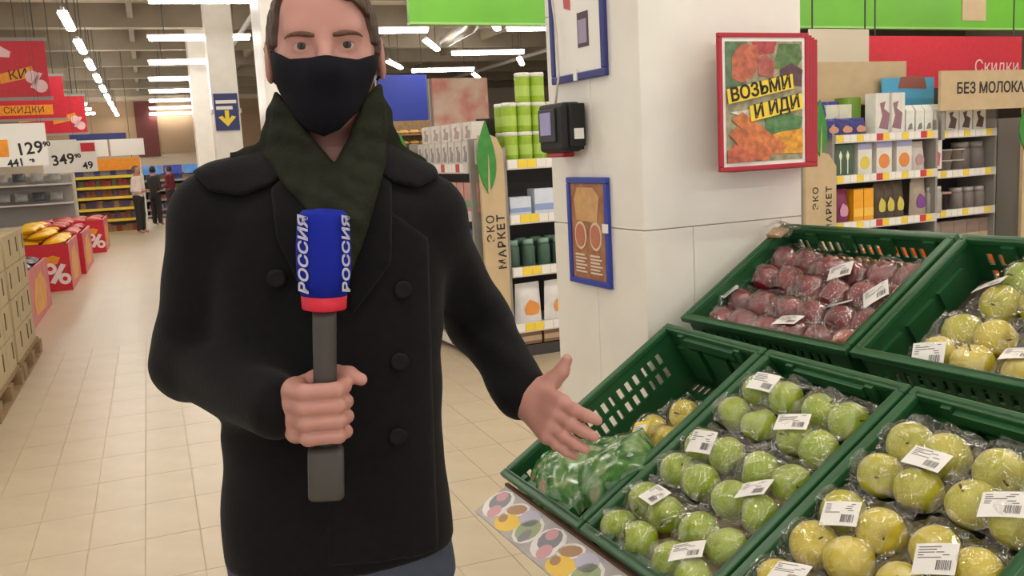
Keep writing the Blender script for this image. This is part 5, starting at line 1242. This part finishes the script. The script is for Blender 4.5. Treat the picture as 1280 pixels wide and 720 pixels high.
rbox(MB(), [(R0*.80, z1), (R0*.94, z1+.03), (R0*.95, z1+.065), (R0*.90, z2-.018), (R0*.84, z2-.005), (R0*.70, z2+.001), (R0*.3, z2+.003)], 2.5, 40, RT).build('windscreen', mic_blue, mic, True)['label'] = 'blue foam windscreen with white lettering'
rbox(MB(), [(R0*.74, z0), (R0*.77, z0+.002), (R0*.80, z1)], 2.5, 40, RT).build('red_band', mic_red, mic, True)
mic_grey = mat('mic_grey', (66, 62, 58), .5)
MB().lathe([(.0145, h_of(560)), (.0155, h_of(540)), (.0165, h_of(400)), (.0165, z0)], 24).build('handle', mic_grey, mic, True)
rbox(MB(), [(.022, 0), (.0245, .003), (.0250, .006), (.0250, h_of(563)), (.022, h_of(557)), (.014, h_of(553))], 7.0, 32, 0.0).build('transmitter_block', mic_grey, mic, True)
# lettering on the two front faces of the windscreen, reading upward
for s, ang in ((-1, math.radians(-46)), (1, math.radians(58))):
    me = text_mesh('РОССИЯ', .0250, mat('letter_white', (190, 190, 206), .6), extrude=.0004, bold=.0006, shear=.15)
    o = put('lettering', me, mic); n_ = Vector((math.sin(ang), -math.cos(ang), 0)); up_ = Vector((0, 0, 1))
    # text x axis -> up, text normal -> outward
    xx = up_; zz = n_; yy = zz.cross(xx); rr = R0*.985
    T = Matrix(((xx.x, yy.x, zz.x, n_.x*rr), (xx.y, yy.y, zz.y, n_.y*rr), (xx.z, yy.z, zz.z, (z1+z2)/2), (0, 0, 0, 1))); o.matrix_basis = T
tag(mic, 'blue and red broadcast microphone lettered РОССИЯ in the hand of the reporter', 'microphone')
# ---- shoppers far down the aisle
def shopper(px, py, label, top_c, leg_c, hair_c, turn=0.0, hgt=1.62, bag=None):
    p = onz(px, py); r = empty('person', tuple(p), turn); k = hgt/1.7
    def bodyf(X, Y, Z):
        X, Y, Z = X/k, Y/k, Z/k
        d = ell(X, Y, Z, (0, -.01, 1.58), (.075, .095, .118)); d = smin(d, cone(X, Y, Z, (0, .01, 1.38), (0, .005, 1.5), .055, .05), .03)
        d = smin(d, chain(X, Y, Z, [(0, 0, .95), (0, 0, 1.15), (0, .0, 1.33)], [.13, .125, .135], .06), .05)
        for s in (-1, 1):
            d = smin(d, chain(X, Y, Z, [(s*.15, 0, 1.36), (s*.20, .02, 1.10), (s*.12, -.18, 1.06), (s*.06, -.24, 1.09)], [.05, .042, .034, .03], .02), .03)
            d = smin(d, chain(X, Y, Z, [(s*.085, 0, .92), (s*.09, -.01, .50), (s*.095, .01, .09), (s*.10, -.10, .045)], [.085, .058, .042, .036], .03), .03)
        d = smin(d, cone(X, Y, Z, (0, -.10, 1.575), (0, -.118, 1.555), .010, .013), .012)
        return smax(d, -Z, .004)
    net_obj('body', bodyf, (-.32*k, -.34*k, -.02), (.32*k, .2*k, 1.74*k), .020, skin, r, 1)
    def cl(lo_z, hi_z, off, arms=True):
        def f(X, Y, Z):
            x, y, z = X/k, Y/k, Z/k; d = chain(x, y, z, [(0, 0, .92), (0, 0, 1.15), (0, .0, 1.33)], [.14, .135, .14], .06) if hi_z > 1.2 else cone(x, y, z, (0, 0, .88), (0, 0, .98), .14, .135)
            for s in (-1, 1):
                if hi_z > 1.2: d = smin(d, chain(x, y, z, [(s*.15, 0, 1.36), (s*.20, .02, 1.10), (s*.13, -.15, 1.06)], [.058, .052, .045], .02), .03)
                else: d = smin(d, chain(x, y, z, [(s*.085, 0, .92), (s*.09, -.01, .50), (s*.095, .01, .10)], [.097, .075, .062], .03), .03)
            return smax(smax(d, lo_z-z, .01), z-hi_z, .02)
        return f
    net_obj('shirt', cl(.92, 1.46, 0), (-.34*k, -.34*k, .8), (.34*k, .22*k, 1.55*k), .02, mat('sh_%d%d%d' % top_c, top_c, .8), r, 1)
    net_obj('trousers', cl(.07, .97, 0), (-.34*k, -.3*k, .0), (.34*k, .22*k, 1.1*k), .02, mat('tr_%d%d%d' % leg_c, leg_c, .8), r, 1)
    def hr(X, Y, Z):
        x, y, z = X/k, Y/k, Z/k; return smax(ell(x, y, z, (0, .005, 1.60), (.086, .100, .115)), np.maximum(-.03-y, 1.52-z)*1.0-np.where(z > 1.655, .2, 0), .01)
    net_obj('hair', hr, (-.13*k, -.15*k, 1.4*k), (.13*k, .15*k, 1.76*k), .014, mat('hr_%d%d%d' % hair_c, hair_c, .7), r, 1)
    return tag(r, label, 'person')
shopper(178, 292, 'shopper in a white shirt and dark trousers beside the yellow railed shelf', (226, 206, 200), (44, 40, 40), (110, 84, 66), 1.0)
shopper(198, 282, 'shopper in dark clothes behind the one in the white shirt', (48, 42, 42), (40, 36, 36), (40, 32, 28), 2.4, 1.6)
shopper(217, 275, 'shopper in a maroon coat by the dark back shelf', (110, 34, 48), (48, 40, 44), (60, 44, 36), -2.2, 1.6)
